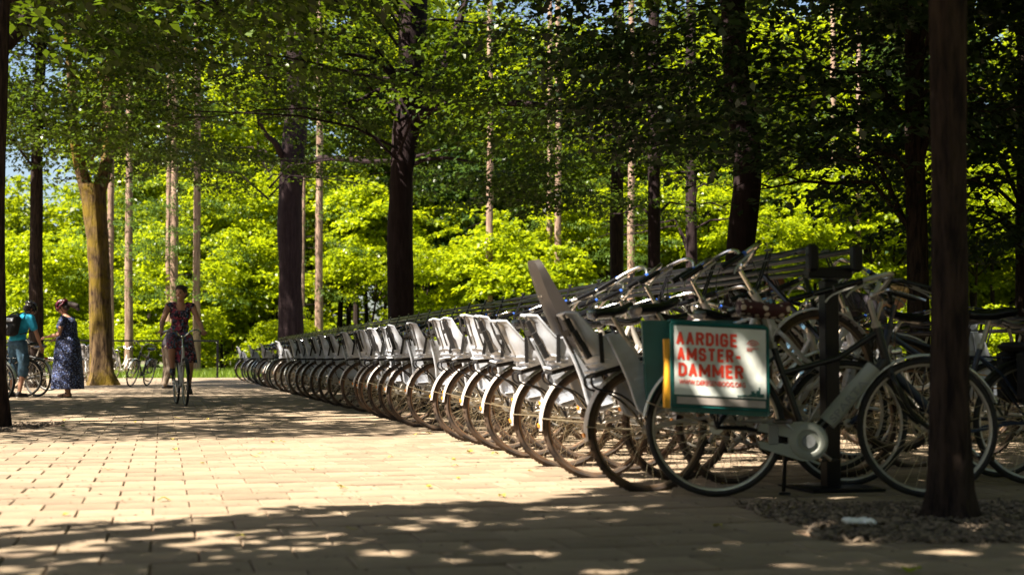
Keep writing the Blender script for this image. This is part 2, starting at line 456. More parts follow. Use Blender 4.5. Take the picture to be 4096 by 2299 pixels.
def tile_mesh(name, seed):
    rr = random.Random(seed)
    w, d, h, ch = TW - JT, TD - JT * 0.38, 0.030, 0.004
    t = [rr.uniform(-0.0012, 0.0012) for _ in range(4)]
    V = [(-w / 2, -d / 2, -h), (w / 2, -d / 2, -h), (w / 2, d / 2, -h), (-w / 2, d / 2, -h)]
    V += [(-w / 2, -d / 2, -ch), (w / 2, -d / 2, -ch), (w / 2, d / 2, -ch), (-w / 2, d / 2, -ch)]
    V += [(x * 0.978, y * 0.978, t[i]) for i, (x, y) in enumerate(((-w / 2, -d / 2), (w / 2, -d / 2), (w / 2, d / 2), (-w / 2, d / 2)))]
    Fc = [(8, 9, 10, 11)]
    for i in range(4):
        j = (i + 1) % 4
        Fc.append((i, j, 4 + j, 4 + i)); Fc.append((4 + i, 4 + j, 8 + j, 8 + i))
    return V, Fc
def bed_hole(s, t):
    """mulch beds cut into the paving (row coordinates)"""
    p = st(s, t)
    if 1.12 + (6.6 - p.y) * 0.14 < p.x < 6.6 and 5.40 < p.y < 6.50: return True
    if -9.0 < p.x < -4.75 and 13.2 < p.y < 14.9: return True
    return False
protos = []
for k in range(4):
    V_, F_ = tile_mesh('paver', k); me = bpy.data.meshes.new('paver'); me.from_pydata(V_, [], F_); me.materials.append(M['tile']); protos.append(me)
cands, restV, restF = [], [], []
nrow = int((T_FAR - T_NEAR) / TD)
for r_ in range(nrow):
    t = T_NEAR + (r_ + 0.5) * TD
    off = -0.03 + (0.5 * TW if r_ % 2 else 0)
    for c_ in range(-48, 50):
        s_ = off + (c_ + 0.5) * TW
        if abs(s_) > 16.6: continue
        p = st(s_, t)
        if p.y < 1.5 or abs(p.x) > 0.42 * p.y + 2.2: continue
        if bed_hole(s_, t): continue
        vis = p.y > 4.3 and abs(p.x) < 0.372 * p.y + 0.1
        cands.append((p.y if vis else 1e6 + p.y, s_, t))
cands.sort()
rr = random.Random(3)
for i, (k_, s_, t) in enumerate(cands):
    dz = rr.gauss(0, 0.0012); tx, ty = rr.gauss(0, 0.003), rr.gauss(0, 0.003)
    if i < 300:
        o = link('paver', protos[i % 4], pave, (s_ + rr.uniform(-.001, .001), t, dz)); o.rotation_euler = (tx, ty, rr.gauss(0, 0.004))
    else:
        V_, F_ = tile_mesh('x', i); b0 = len(restV)
        restV += [(x + s_, y + t, z + dz + tx * y - ty * x) for x, y, z in V_]; restF += [tuple(q + b0 for q in f) for f in F_]
me = bpy.data.meshes.new('pavers_farther'); me.from_pydata(restV, [], restF); me.materials.append(M['tile'])
link('pavers_farther', me, pave, kind='stuff')

# wood chips in the two planting beds
rng = np.random.default_rng(5)
def chips(n, xr, yr, test):
    V, Fq = [], []
    c = 0
    while c < n:
        x, y = rng.uniform(*xr), rng.uniform(*yr)
        if not test(x, y): continue
        L_, W_ = rng.uniform(.018, .05), rng.uniform(.01, .022)
        a = rng.uniform(0, 6.283); tl = rng.normal(0, .35); z = rng.uniform(-.012, .018)
        dx, dy = math.cos(a), math.sin(a); b0 = len(V)
        P = [(-1, -1, 0), (1, -.7, 0), (.9, 1, 0), (-.8, .8, 0), (-.8, -.7, .5), (.8, -.6, .6), (.7, .8, .45), (-.7, .6, .55)]
        for u, v, w in P:
            u *= L_ / 2; v *= W_ / 2
            V.append((x + u * dx - v * dy, y + u * dy + v * dx, z + w * .012 + u * tl))
        Fq += [(b0, b0 + 1, b0 + 5, b0 + 4), (b0 + 1, b0 + 2, b0 + 6, b0 + 5), (b0 + 2, b0 + 3, b0 + 7, b0 + 6), (b0 + 3, b0, b0 + 4, b0 + 7), (b0 + 4, b0 + 5, b0 + 6, b0 + 7)]
        c += 1
    return V, Fq
def in1(x, y): return 1.06 + (6.6 - y) * 0.14 + .03 * math.sin(y * 9) < x < 6.4 and 5.25 + .03 * math.sin(x * 7) < y < 6.62 - .02 * math.sin(x * 5)
V_, F_ = chips(11000, (1.0, 3.6), (5.2, 6.7), in1)
link('mulch', mesh_np('mulch', V_, F_, M['chips']), kind='stuff')
V_, F_ = chips(5000, (-7.0, -4.8), (13.3, 14.8), lambda x, y: True)
link('mulch', mesh_np('mulch', V_, F_, M['chips']), kind='stuff')

def bits(n, yr):
    V, Fq = [], []
    for _ in range(n):
        y = rng.uniform(*yr) ; x = rng.uniform(-.40, .40) * y; s_ = rng.uniform(.004, .013); a = rng.uniform(0, 6.283); b0 = len(V)
        for u, v, w in ((-1, -.4, 0), (1, -.5, .1), (.8, .6, 0), (-.7, .4, .3)):
            V.append((x + s_ * (u * math.cos(a) - v * math.sin(a)), y + s_ * (u * math.sin(a) + v * math.cos(a)), .003 + w * s_))
        Fq.append((b0, b0 + 1, b0 + 2, b0 + 3))
    return V, Fq
V_, F_ = bits(2600, (4.3, 22))
link('leaf_litter', mesh_np('leaf_litter', V_, F_, mat('dry_litter', (0.10, 0.07, 0.03), 0.9, var=0.6, scale=3, rnd=.7)), kind='stuff')

# grass strip
def grass(n, xr, yr, h0, h1):
    x = rng.uniform(*xr, n); y = rng.uniform(*yr, n); h = rng.uniform(h0, h1, n); a = rng.uniform(0, 6.283, n); w = rng.uniform(.012, .03, n)
    ln = rng.normal(0, .12, (n, 2))
    b1 = np.stack([x - np.cos(a) * w, y - np.sin(a) * w, np.full(n, -.1)], 1); b2 = np.stack([x + np.cos(a) * w, y + np.sin(a) * w, np.full(n, -.1)], 1)
    t = np.stack([x + ln[:, 0], y + ln[:, 1], h], 1)
    V = np.stack([b1, b2, t], 1).reshape(-1, 3)
    return V, np.arange(3 * n).reshape(-1, 3)
def edge_y(x):   # far edge of the paving
    return (T_END + x * math.sin(ALPHA)) / math.cos(ALPHA)
V_, F_ = grass(60000, (-26, 6), (46, 60), .06, .38)
keep = V_[::3, 1] > np.array([edge_y(x) + .15 for x in V_[::3, 0]])
F_ = F_[keep]
link('grass', mesh_np('grass', V_, F_, M['grass']), kind='stuff')
gb = MB(); gb._add([(-60, edge_y(-60), -0.02), (40, edge_y(40), -0.02), (40, 160, -0.02), (-60, 160, -0.02)], [(0, 1, 2, 3)])
M['turf'] = mat('green_turf', (0.09, 0.13, 0.02), 0.95, var=0.4, scale=1.2)
tag(gb.build('grass_verge', M['turf'], smooth=False), kind='structure')
# ------------------------------------------------------------------ foliage
def leaf_arrays(rng, cen, dirs, L_, k, size, up=0.35, flat=0.05, droop=0.25, W=0.45):
    """sprays: cen (n,3), dirs (n,2 horizontal unit); k leaves on each; returns leaf centre data"""
    n = len(cen)
    u = rng.uniform(0, 1, (n, k)); sd = rng.choice([-1.0, 1.0], (n, k))
    v = rng.uniform(0.05, 1, (n, k)) * W * np.sqrt(np.clip(u * (1.25 - u) * 3.0, 0.05, None))
    Ln = L_ * rng.uniform(.7, 1.3, (n, 1))
    dx, dy = dirs[:, None, 0], dirs[:, None, 1]
    x = cen[:, None, 0] + dx * u * Ln - dy * v * sd * Ln
    y = cen[:, None, 1] + dy * u * Ln + dx * v * sd * Ln
    z = cen[:, None, 2] - droop * Ln * u * u - droop * .5 * v + rng.normal(0, flat, (n, k))
    base = np.stack([x, y, z], -1).reshape(-1, 3)
    ax = np.stack([dx * .6 - dy * sd, dy * .6 + dx * sd, np.full_like(x, -.25)], -1).reshape(-1, 3)
    ax += rng.normal(0, .45, ax.shape); ax /= np.linalg.norm(ax, axis=1, keepdims=True)
    nrm = np.array([0, 0, 1.0]) + rng.normal(0, up, ax.shape)
    sdv = np.cross(nrm, ax); sdv /= np.linalg.norm(sdv, axis=1, keepdims=True) + 1e-9
    nn = np.cross(ax, sdv)
    s = (size * rng.uniform(.6, 1.25, len(base)))[:, None]
    return base, ax, sdv, nn, s
def leaf_mesh(name, parts, m, keepf=None, lobed=False, wid=.36):
    Vs = []
    for base, ax, sdv, nn, s in parts:
        if keepf is not None:
            kp = keepf(base); base, ax, sdv, nn, s = base[kp], ax[kp], sdv[kp], nn[kp], s[kp]
        fold = .12
        a = base; c = base + ax * s - nn * s * .12
        b = base + ax * s * .48 + sdv * s * wid + nn * s * fold; d = base + ax * s * .48 - sdv * s * wid + nn * s * fold
        Vs.append(np.stack([a, b, c, d], 1).reshape(-1, 3))
    V = np.concatenate(Vs); n = len(V) // 4
    q = np.arange(4 * n).reshape(-1, 4)
    return mesh_np(name, V, q, m)

SK = np.array([SUNV.x / SUNV.z, SUNV.y / SUNV.z])
def wob(x, y, sc=1.0):
    return .5 * np.sin(x * 1.3 * sc + 1.0) + .3 * np.sin(x * 3.1 * sc + y * .7) + .25 * np.sin(x * 7.3 * sc + 2.0 + y)
def sun_gap(base, rng=np.random.default_rng(9)):
    """openings cut into the crowns to shape where sun falls: True where a leaf may grow"""
    z = np.clip(base[:, 2], 0, None)
    gx = base[:, 0] - SK[0] * z; gy = base[:, 1] - SK[1] * z
    lo = 6.75 + .37 * gx + np.clip(gx - .35, 0, 2) * 1.3 + .25 * wob(gx, gy)
    hi = 12.9 + .55 * np.minimum(gx + .8, 1.5) + .25 * wob(gx + 4, gy)
    A = (gy > lo) & (gy < hi) & (gx > -9) & (gx < 2.4 + .3 * wob(gy, gx))
    B = (gy > 36.3 + .5 * wob(gx, gy, .5)) & ~((gx > -8.6) & (gx < 1.5) & (np.abs(gy - 46 - (gx + 7.4) * .64) < 1.4)) & ~((gx > -9.6) & (gx < -3.5) & (gy < 44.5)) & (gx > -40) & (gx < 40) & (rng.uniform(0, 1, len(gx)) < .93)
    # dapples inside the shaded bands
    f = np.sin(gx * 4.1 + 1.3 * np.sin(gy * 3.3)) * np.sin(gy * 5.3 + 1.7 * np.sin(gx * 2.9 + 1)) + .5 * np.sin(gx * 9.1 + gy * 4) * np.sin(gy * 8.3 - gx * 3)
    f3 = np.sin(gx * 8.0 + 1.5 * np.sin(gy * 5.3)) * np.sin(gy * 12.5 + 1.8 * np.sin(gx * 4.7 + 1)) + .35 * np.sin(gx * 2.1 + 1) * np.sin(gy * 3.1)
    thr = np.clip(.26 + .04 * (gx + 2), .24, .38)
    C = np.where(gy < 8, (f3 > thr) & ~((gx > .9) & (gx < 2.1) & (gy > 6.7)), f > .88)
    f2 = np.sin(gx * 1.9 + 2 + np.sin(gy * 1.3)) * np.sin(gy * 2.1 + 1.9 * np.sin(gx * 1.1))
    D = (f2 > .93) & (gy > 13)
    # thin seat row light between the lit band and the dark end of the row
    E = (gy >= 12) & (gy < 24) & (gx > -4.6) & (gx < .6) & (rng.uniform(0, 1, len(gx)) < .06)
    z3 = base[:, 2]
    fg = np.sin(gx * 1.15 + .8 * np.sin(gy * .8)) * np.sin(gy * 1.0 + 1.1 * np.sin(gx * .7 + 2)) + .45 * np.sin(gx * 3.3 + gy) * np.sin(gy * 2.9 - gx * .6)
    G = (z3 > .245 * base[:, 1] + 1.1) & (fg > .36) & ~((gx > -10) & (gx < -2) & (gy > 18.5) & (gy < 27)) & (gy > 15) & (gx < 3) & (gy < 36)
    bag_ = (gx > 1.1) & (gx < 1.92) & (gy > 6.88) & (gy < 7.16)
    H = bag_ | ((gx - 1.36) ** 2 + (gy - 5.62) ** 2 < .03)
    B = B | ((gx > -11.4) & (gx < -5.2) & (np.abs(gy - 36.2 - (gx + 10.8) * .64) < .75) & (z3 > 2))
    return ~(A | B | C | D | E | G | H)  # leaves dropped where they would shade the chosen lit patches

def trunk(name, Y, pts, m, parent=None, base_flare=1.35, n=20, seed=0, rough=.05, ground=True, top=None, origin=None, tilt=0):
    """pts: (px, py, width px) from bottom to top at depth Y; returns mesh in coordinates relative to origin"""
    rr = random.Random(seed)
    P = [(at(px, py, Y), w / F * Y / 2) for px, py, w in pts]
    if ground:
        p0, r0 = P[0]
        zz = p0.z
        g = Vector((p0.x, p0.y, -.12)); 
        if zz > .8: P = [(g, r0 * base_flare), (Vector((p0.x, p0.y, .12)), r0 * (1 + (base_flare - 1) * .55)), (Vector((p0.x, p0.y, .55)), r0 * (1 + (base_flare - 1) * .15))] + P
        else: P = [(g, r0)] + P
    if top:
        pl, rl = P[-1]; P.append((Vector((pl.x + top[0], pl.y, top[1])), rl * top[2]))
    # resample
    Q = []
    for i in range(len(P) - 1):
        (a, ra), (b, rb) = P[i], P[i + 1]
        k = max(1, int((b - a).length / .45))
        for j in range(k):
            f = j / k; f2 = f * f * (3 - 2 * f); Q.append((Vector((a.x + (b.x - a.x) * f2, a.y, a.z + (b.z - a.z) * f)), ra + (rb - ra) * f2))
    Q.append(P[-1])
    origin = origin or Vector((0, 0, 0))
    mb = MB(); rings = []
    for c, r in Q:
        ring = []
        for k in range(n):
            an = 2 * math.pi * k / n
            d = Vector((math.cos(an), math.sin(an), 0))
            nz = mnoise.noise(Vector((d.x * 1.3 + seed, d.y * 1.3, c.z * .55))) * rough * 3.0 + mnoise.noise(Vector((d.x * 5 + seed, d.y * 5, c.z * 1.2))) * rough
            fl = .25 * max(0, 1 - c.z / .5) * math.sin(an * 4 + seed) if (ground and c.z < .5) else 0
            ring.append(c + d * r * (1 + nz + fl) - origin)
        rings.append(ring)
    mb.loft(rings)
    return mb.build(name, m, parent), Q
def limb(parent, origin, pts, Y, m, dY=0.0, seed=0):
    """pts: (px, py, width px); drifts in depth by dY along its length"""
    P, r = [], []
    for i, (px, py, w) in enumerate(pts):
        yy = Y + dY * i / (len(pts) - 1)
        P.append(at(px, py, yy) - origin); r.append(max(.012, w / F * Y / 2))
    # smooth
    Q, rq = [], []
    for i in range(len(P) - 1):
        a0 = P[max(0, i - 1)]; a = P[i]; b = P[i + 1]; b1 = P[min(len(P) - 1, i + 2)]
        for j in range(5):
            f = j / 5
            Q.append(.5 * ((2 * a) + (b - a0) * f + (2 * a0 - 5 * a + 4 * b - b1) * f * f + (-a0 + 3 * a - 3 * b + b1) * f ** 3)); rq.append(r[i] + (r[i + 1] - r[i]) * f)
    Q.append(P[-1]); rq.append(r[-1])
    mb = MB(); mb.tube(Q, rq, 8)
    return mb.build('limb', m, parent)

def crown_sprays(seed, c, rad, n, L_, k, size, zmin, zmax, hollow=.15, clump=-.2, **kw):
    rg = np.random.default_rng(seed)
    P = []
    while len(P) < n:
        v = rg.uniform(-1, 1, (n * 2, 3)); d = np.linalg.norm(v, axis=1)
        v = v[(d < 1) & (d > hollow)]
        q = v * np.array(rad) + np.array(c)
        q = q[(q[:, 2] > zmin) & (q[:, 2] < zmax)]
        # clumpy: keep by a smooth field
        f = np.sin(q[:, 0] * 1.1 + seed) * np.sin(q[:, 1] * .9 + seed * 2) + np.sin(q[:, 2] * 2.2 + q[:, 0] * .7 + seed) * .8
        q = q[f + rg.normal(0, .55, len(f)) > clump]
        P += list(q)
    P = np.array(P[:n])
    dv = P[:, :2] - np.array(c)[:2] + rg.normal(0, .6, (n, 2)); dv /= np.linalg.norm(dv, axis=1, keepdims=True) + 1e-6
    return leaf_arrays(rg, P, dv, L_, k, size, **kw)
def twigs(seed, c, rad, n, zmin, zmax, origin, m, parent, name='branches', rr0=.035):
    """thin boughs inside the crown, joined"""
    rr = random.Random(seed); mb = MB()
    for i in range(n):
        a = rr.uniform(0, 6.283); z = rr.uniform(zmin, zmax); Lh = rad[0] * rr.uniform(.5, .9)
        p0 = Vector((c[0], c[1], z - rr.uniform(.2, 1.0))); P = [p0]; r = [rr0]
        for j in range(1, 6):
            f = j / 5
            P.append(Vector((c[0] + math.cos(a + .2 * math.sin(i + j)) * Lh * f, c[1] + math.sin(a + .2 * math.cos(i * 2 + j)) * Lh * f, z - .2 + .9 * f - .9 * f * f + rr.uniform(-.1, .1)))); r.append(rr0 * (1 - .85 * f))
        mb.tube([p - origin for p in P], r, 5)
        for j in range(2, 5):
            q = P[j]; a2 = a + rr.choice([-1, 1]) * rr.uniform(.5, 1.0); l2 = Lh * .35
            mb.tube([q - origin, q + Vector((math.cos(a2) * l2 * .5, math.sin(a2) * l2 * .5, .05)) - origin, q + Vector((math.cos(a2) * l2, math.sin(a2) * l2, -.1)) - origin], [rr0 * .4, rr0 * .25, .004], 4)
    o = mb.build(name, m, parent); o['kind'] = 'stuff'; return o
def offs(part, origin):
    base = part[0] - np.array(origin); return (base,) + part[1:]

def big_tree(name, label, Y, tpts, m, crowns, group=None, limbs=(), leafm='leaf_shade', seed=0, top=None, flare=1.3, boughs=None, rough=.05, leafsize=.125, extra=None, cat='tree', rad3=None):
    """crowns: list of (centre, radii, sprays, leaves per spray, zmin, zmax)"""
    b = at(tpts[0][0], tpts[0][1], Y); origin = Vector((b.x, b.y, 0))
    t = thing(name, label, cat, origin, group=group)
    trunk('trunk', Y, tpts, m, t, flare, seed=seed, top=top, origin=origin, rough=rough)
    for L_ in limbs: limb(t, origin, L_[0], Y, m, L_[1])
    ps = []
    for i, (c, rad, n, k, z0, z1) in enumerate(crowns):
        ps.append(crown_sprays(seed * 13 + i, c, rad, int(n * .82), 1.3, int(k * 1.5), leafsize, z0, z1, clump=.05, flat=.028, up=.27, droop=.18, W=.55))
    if ps:
        Vs = []
        kept = []
        for p in ps:
            kp = sun_gap(p[0]); kept.append(tuple(x[kp] for x in p))
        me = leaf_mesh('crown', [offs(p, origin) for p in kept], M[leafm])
        link('crown', me, t, kind='stuff')
    if boughs: twigs(seed, boughs[0], boughs[1], boughs[2], boughs[3], boughs[4], origin, m, t)
    return t

GT = 'tall trees shading the bicycle parking'
XY = lambda px, Y: at(px, HORIZON, Y).x
# T1 far left edge
x = XY(-22, 13.8)
big_tree('shade_tree', 'dark ridged trunk cut by the left edge of the view, beside the small mulch bed', 13.8, [(-22, 1690, 110), (-22, 1500, 84), (-20, 800, 80), (-5, 0, 76)], M['bark_near'],
         [((x - .3, 14.2, 7.2), (4.4, 4.6, 3.8), 420, 42, 4.0, 11)], GT, seed=1, top=(0, 9, .7), boughs=((x, 13.8, 6), (3.5, 3), 14, 4, 8))
# T2 slim dark trunk behind the cyclists on the left
x = XY(140, 33)
big_tree('shade_tree', 'slim dark trunk with a sunlit patch, rising behind the man in blue', 33, [(142, 1545, 72), (143, 1330, 56), (143, 1000, 50), (150, 500, 44), (175, 0, 38)], M['bark_near'],
         [((x, 32, 9.0), (5.5, 5.5, 4.6), 420, 40, 5.2, 13)], GT, seed=2, top=(.2, 13, .6), boughs=((x, 33, 8), (4, 4), 14, 5.5, 11))
# T3 mossy forked tree
x = XY(400, 36)
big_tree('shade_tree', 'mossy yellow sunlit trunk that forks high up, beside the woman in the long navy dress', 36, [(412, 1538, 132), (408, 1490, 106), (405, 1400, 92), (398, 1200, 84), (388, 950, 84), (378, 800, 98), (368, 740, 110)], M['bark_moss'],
         [((x + 1.5, 33.5, 7.6), (7.0, 5.0, 3.3), 780, 44, 5.3, 11.5), ((x + 3, 27, 7.8), (5.0, 3.6, 3.4), 380, 42, 4.9, 10)], GT,
         limbs=[([(350, 770, 62), (320, 660, 50), (300, 540, 44), (290, 380, 36), (270, 150, 28), (250, -100, 20)], -1.0), ([(392, 770, 66), (420, 680, 54), (436, 560, 46), (432, 400, 38), (440, 200, 32), (455, -60, 22)], .8),
                ([(428, 640, 20), (520, 560, 15), (640, 520, 11), (780, 470, 7)], -3), ([(310, 560, 20), (230, 500, 14), (120, 470, 8)], -2)], seed=3, boughs=((x, 35, 8), (6, 5), 20, 5.5, 10.5), rough=.07)
# T8 dark tree where the row of bikes goes dark
x = XY(1155, 46)
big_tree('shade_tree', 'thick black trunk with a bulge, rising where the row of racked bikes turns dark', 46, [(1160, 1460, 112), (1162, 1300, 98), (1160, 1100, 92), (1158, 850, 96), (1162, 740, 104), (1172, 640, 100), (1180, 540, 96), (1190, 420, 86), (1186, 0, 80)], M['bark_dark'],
         [((x - .5, 35, 8.4), (5.6, 4.0, 3.6), 400, 42, 5.4, 12), ((x + 2.5, 47.8, 9.5), (5.5, 1.3, 4.5), 170, 40, 5.5, 14), ((x - 3.5, 47.8, 10), (4.5, 1.3, 4.0), 200, 42, 7.0, 14)], GT,
         limbs=[([(1215, 672, 34), (1262, 640, 26), (1330, 632, 22), (1450, 645, 18), (1600, 640, 14), (1760, 600, 8)], -4), ([(1132, 640, 32), (1104, 575, 26), (1066, 540, 18), (1030, 470, 12)], -2),
                ([(1235, 330, 40), (1285, 230, 30), (1360, 130, 26), (1430, 60, 20), (1480, -40, 16)], -3)], seed=4, top=(.3, 14, .7), boughs=((x, 42, 9), (5.5, 5), 12, 6, 11))
# T9 large dark forked tree in the middle
x = XY(1605, 30)
big_tree('shade_tree', 'massive dark trunk with long spreading limbs, standing behind the middle of the bike row', 30, [(1604, 1420, 112), (1604, 1250, 108), (1602, 900, 100), (1608, 700, 96), (1625, 520, 108), (1640, 440, 120), (1640, 330, 100), (1648, 150, 112), (1652, 0, 112), (1655, -200, 90)], M['bark_dark'],
         [((x + 3.0, 33.2, 7.6), (6.8, 2.6, 3.6), 340, 40, 4.0, 11), ((x - 3.8, 33.0, 8.2), (4.6, 2.4, 3.0), 190, 40, 5.0, 11), ((x + 4.6, 30.5, 4.9), (2.4, 1.6, 1.1), 90, 40, 3.2, 6.2), ((x + 4.2, 27.5, 6.2), (2.6, 1.4, 2.0), 110, 36, 4.6, 8)], GT,
         limbs=[([(1672, 490, 58), (1720, 440, 48), (1780, 420, 40), (1900, 408, 34), (2050, 412, 28), (2200, 425, 24), (2400, 430, 20), (2560, 425, 12)], -3),
                ([(1668, 440, 60), (1712, 380, 52), (1752, 300, 44), (1790, 220, 40), (1830, 110, 34), (1880, -60, 26)], 2), ([(1592, 320, 36), (1560, 290, 30), (1500, 245, 24), (1440, 225, 16), (1360, 215, 10)], -2),
                ([(1590, 332, 28), (1540, 318, 22), (1470, 300, 16), (1380, 310, 10)], 2), ([(1585, 372, 26), (1520, 362, 20), (1440, 400, 14), (1370, 415, 8)], -1),
                ([(1660, 655, 22), (1700, 640, 16), (1790, 632, 12), (1900, 650, 7)], -2)], seed=5, top=(0, 14, .6), boughs=((x, 29, 8), (6, 5), 22, 5, 10), rough=.06)
# T10 curved dark tree right
x = XY(2975, 20)
big_tree('shade_tree', 'bent dark trunk bowing sideways above the hung-up silver handlebars', 20, [(2950, 1480, 128), (2948, 1250, 106), (2952, 1065, 110), (2969, 896, 114), (2987, 747, 108), (2988, 622, 112), (2980, 529, 116), (2960, 430, 112), (2940, 249, 99), (2929, 0, 97), (2925, -90, 90)], M['bark_dark'],
         [((x - 2.2, 23.2, 5.4), (2.4, 2.0, 1.9), 120, 36, 3.6, 7.5), ((x + .3, 22.8, 9), (4, 2, 3), 240, 36, 7.2, 12)], GT, seed=6, top=(0, 9, .8), boughs=((x, 20, 6), (3, 3), 10, 4.5, 8))
# T11 near foreground tree right
x = XY(3797, 6.0)
big_tree('shade_tree', 'blurred slender trunk close to the camera, rooted in the mulch bed before the city bike', 6.0, [(3800, 2066, 222), (3802, 2030, 196), (3802, 1960, 172), (3806, 1700, 152), (3806, 1200, 142), (3800, 700, 140), (3794, 0, 142)], M['bark_near'],
         [((x + .2, 6.2, 5.2), (3.2, 2.6, 2.0), 420, 40, 3.0, 8)], GT, seed=7, top=(0, 6.5, .7), flare=1.35, rough=.09, boughs=((x, 6, 5), (2.5, 2.5), 12, 3.2, 6.5))
# T12.. more trunks between
def plain_tree(label, px, Y, w, m, crowns=(), seed=0, bend=0, base=None, group=GT, name='shade_tree', leafm='leaf_shade', leafsize=.125, topz=None, boughs=None):
    return big_tree(name, label, Y, [(px, 1400, w * 1.05), (px + bend * .3, 1000, w), (px + bend, 500, w * .92), (px + bend * 1.3, 0, w * .85)], m, crowns, group, seed=seed, leafm=leafm, leafsize=leafsize, top=(0, topz or CAMH + Y * .32, .6), boughs=boughs)
x = XY(3690, 16)
plain_tree('rough-barked trunk just left of the blurred foreground trunk, behind the blue-lit rack rail', 3672, 16.4, 86, M['bark_near'], [((x - .9, 17, 4.6), (3.0, 2.2, 2.0), 250, 44, 2.3, 7.6)], 8, -14, leafm='leaf_oak', boughs=((x, 16.4, 4.5), (2.6, 2.6), 14, 2.6, 6))
x = XY(4090, 20)
plain_tree('dim brown trunk cut by the right edge of the view', 4092, 20, 60, M['bark_near'], [((x - .4, 18.5, 4.8), (2.6, 2.2, 2.8), 320, 44, 1.6, 8)], 9, 4, leafm='leaf_oak', boughs=((x, 20, 4.5), (2.6, 2.6), 12, 2.6, 6))
x = XY(2467, 33)
plain_tree('straight brown trunk just left of the pale sunlit trunk, above the bike saddles', 2464, 33, 52, M['bark_near'], [((x, 36, 8.2), (3.6, 2.6, 3.2), 140, 38, 5.6, 12)], 10, 8, boughs=((x, 33, 8), (3, 3), 8, 5.5, 9))
x = XY(2616, 30)
plain_tree('dark trunk just right of the pale sunlit trunk', 2616, 30, 52, M['bark_dark'], [((x, 32.4, 7.4), (3.4, 2.2, 3.0), 150, 40, 4.6, 10.5)], 11, 0, boughs=((x, 30, 7), (3, 3), 10, 4, 8))
x = XY(2768, 36)
plain_tree('dark trunk left of the bent trunk, seen above the hung-up handlebars', 2768, 36, 46, M['bark_dark'], [((x, 38.4, 7.0), (3.6, 2.2, 3.4), 130, 40, 3.8, 11)], 12, -4, boughs=((x, 36, 7), (3, 3), 10, 4, 9))
# canopy trees added out of view, left and behind the camera, to cast shade
def shade_outside(label, cx_, cy_, rad, n, k, z0, z1, seed, ls=.14, tr=.2, foot=(0, 0)):
    t = thing('shade_tree', label, 'tree', (cx_, cy_, 0), group=GT)
    fx, fy = foot
    mb = MB(); mb.tube([(fx, fy, -.1), (fx, fy, 1), (fx + .1, fy + .05, z0 * .6), (fx * .2, fy * .2, (z0 + z1) / 2), (.05, .1, z1 - .5)], [tr * 1.3, tr, tr * .9, tr * .6, tr * .3], 14); mb.build('trunk', M['bark_dark'], t)
    c = (cx_, cy_, (z0 + z1) / 2)
    p = crown_sprays(seed, c, rad, n, 1.1, k, ls, z0, z1); kp = sun_gap(p[0]); p = tuple(a[kp] for a in p)
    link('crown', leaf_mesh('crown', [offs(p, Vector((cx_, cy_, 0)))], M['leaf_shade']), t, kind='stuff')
    if cy_ > 13: twigs(seed, c, rad, 10, z0 + .3, z1 - .5, Vector((cx_, cy_, 0)), M['bark_dark'], t)
shade_outside('added leafy tree over the near paving, out of view beside the camera', -4.9, 3.4, (3.4, 3.2, 1.9), 300, 40, 4.0, 7.4, 31)
shade_outside('added leafy tree out of view between the camera and the bike row', -1.4, 4.3, (2.8, 2.6, 1.6), 260, 40, 3.4, 6.4, 32, foot=(-1.6, -3.4))
shade_outside('added leafy tree out of view on the open paving side', -9.5, 8.5, (3.6, 5.2, 2.2), 380, 40, 4.4, 8.4, 33)
shade_outside('added leafy tree out of view further along the open side', -12.0, 20.0, (4.2, 4.6, 2.6), 420, 40, 5.2, 9.6, 34)
# woodland behind the camera and to its sides

# high crowns added above the frame to shade the rows, trunks kept aside
OV = [('added leafy tree whose high crown roofs the far end of the open paving', -8.4, 18.0, (4.6, 4.2, 2.4), 480, 5.9, 10.5, (-1.2, 0)),
      ('added leafy tree whose high crown roofs the paving before the woman on the bicycle', -5.2, 24.5, (5.0, 4.0, 2.6), 520, 7.2, 12.5, (-6.2, 1.0)),
      ('added leafy tree whose high crown hangs over the sunlit bike wheels', -3.2, 15.5, (4.2, 3.6, 2.2), 420, 5.3, 9.5, (-4.6, -2)),
      ('added leafy tree whose high crown hangs over the rack beams', 1.6, 17.5, (4.6, 4.0, 2.4), 520, 5.9, 10.5, (6.2, -3)),
      ('added leafy tree whose high crown hangs over the city bike', 3.6, 10.6, (4.0, 3.2, 2.2), 420, 4.4, 8.8, (4.0, -2)),
      ('added leafy tree whose high crown hangs over the second rack', 6.2, 14.5, (4.2, 3.8, 2.6), 480, 4.6, 10.5, (3.6, -2)),
      ('added leafy tree whose high crown stands over the shaded end of the bike row', -9.0, 31.5, (5.0, 4.0, 2.6), 480, 8.2, 13.5, (-7.5, 0)),
      ('added leafy tree whose high crown stands beyond the curved trunk', 6.5, 24.0, (4.6, 4.0, 3.0), 480, 7.2, 12, (4.5, 0)),
      ('added leafy tree whose high crown shades the thick trunk with the bulge', -14.6, 41.0, (4.6, 3.6, 3.0), 420, 11.8, 17.5, (-5, 0)),
      ('added leafy tree over the mulch bed, out of view beside the camera', -.4, 2.9, (3.0, 2.2, 1.7), 90, 3.0, 6.6, (-2.2, -3.5)),
      ('added leafy tree over the teal bag, out of view beside the camera', -1.3, 5.2, (2.2, 1.3, 1.2), 130, 3.6, 6.0, (-1.8, -3.9)),
      ('added leafy tree whose high crown darkens the far end of the rack', -14.6, 36.0, (4.2, 3.4, 2.4), 420, 10.0, 14.6, (-4, 0))]
for i, (lab, x_, y_, rd, n_, z0_, z1_, ft) in enumerate(OV):
    shade_outside(lab, x_, y_, rd, int(n_ * 1.5), 40, z0_, z1_, 80 + i, .19, .2, foot=ft)

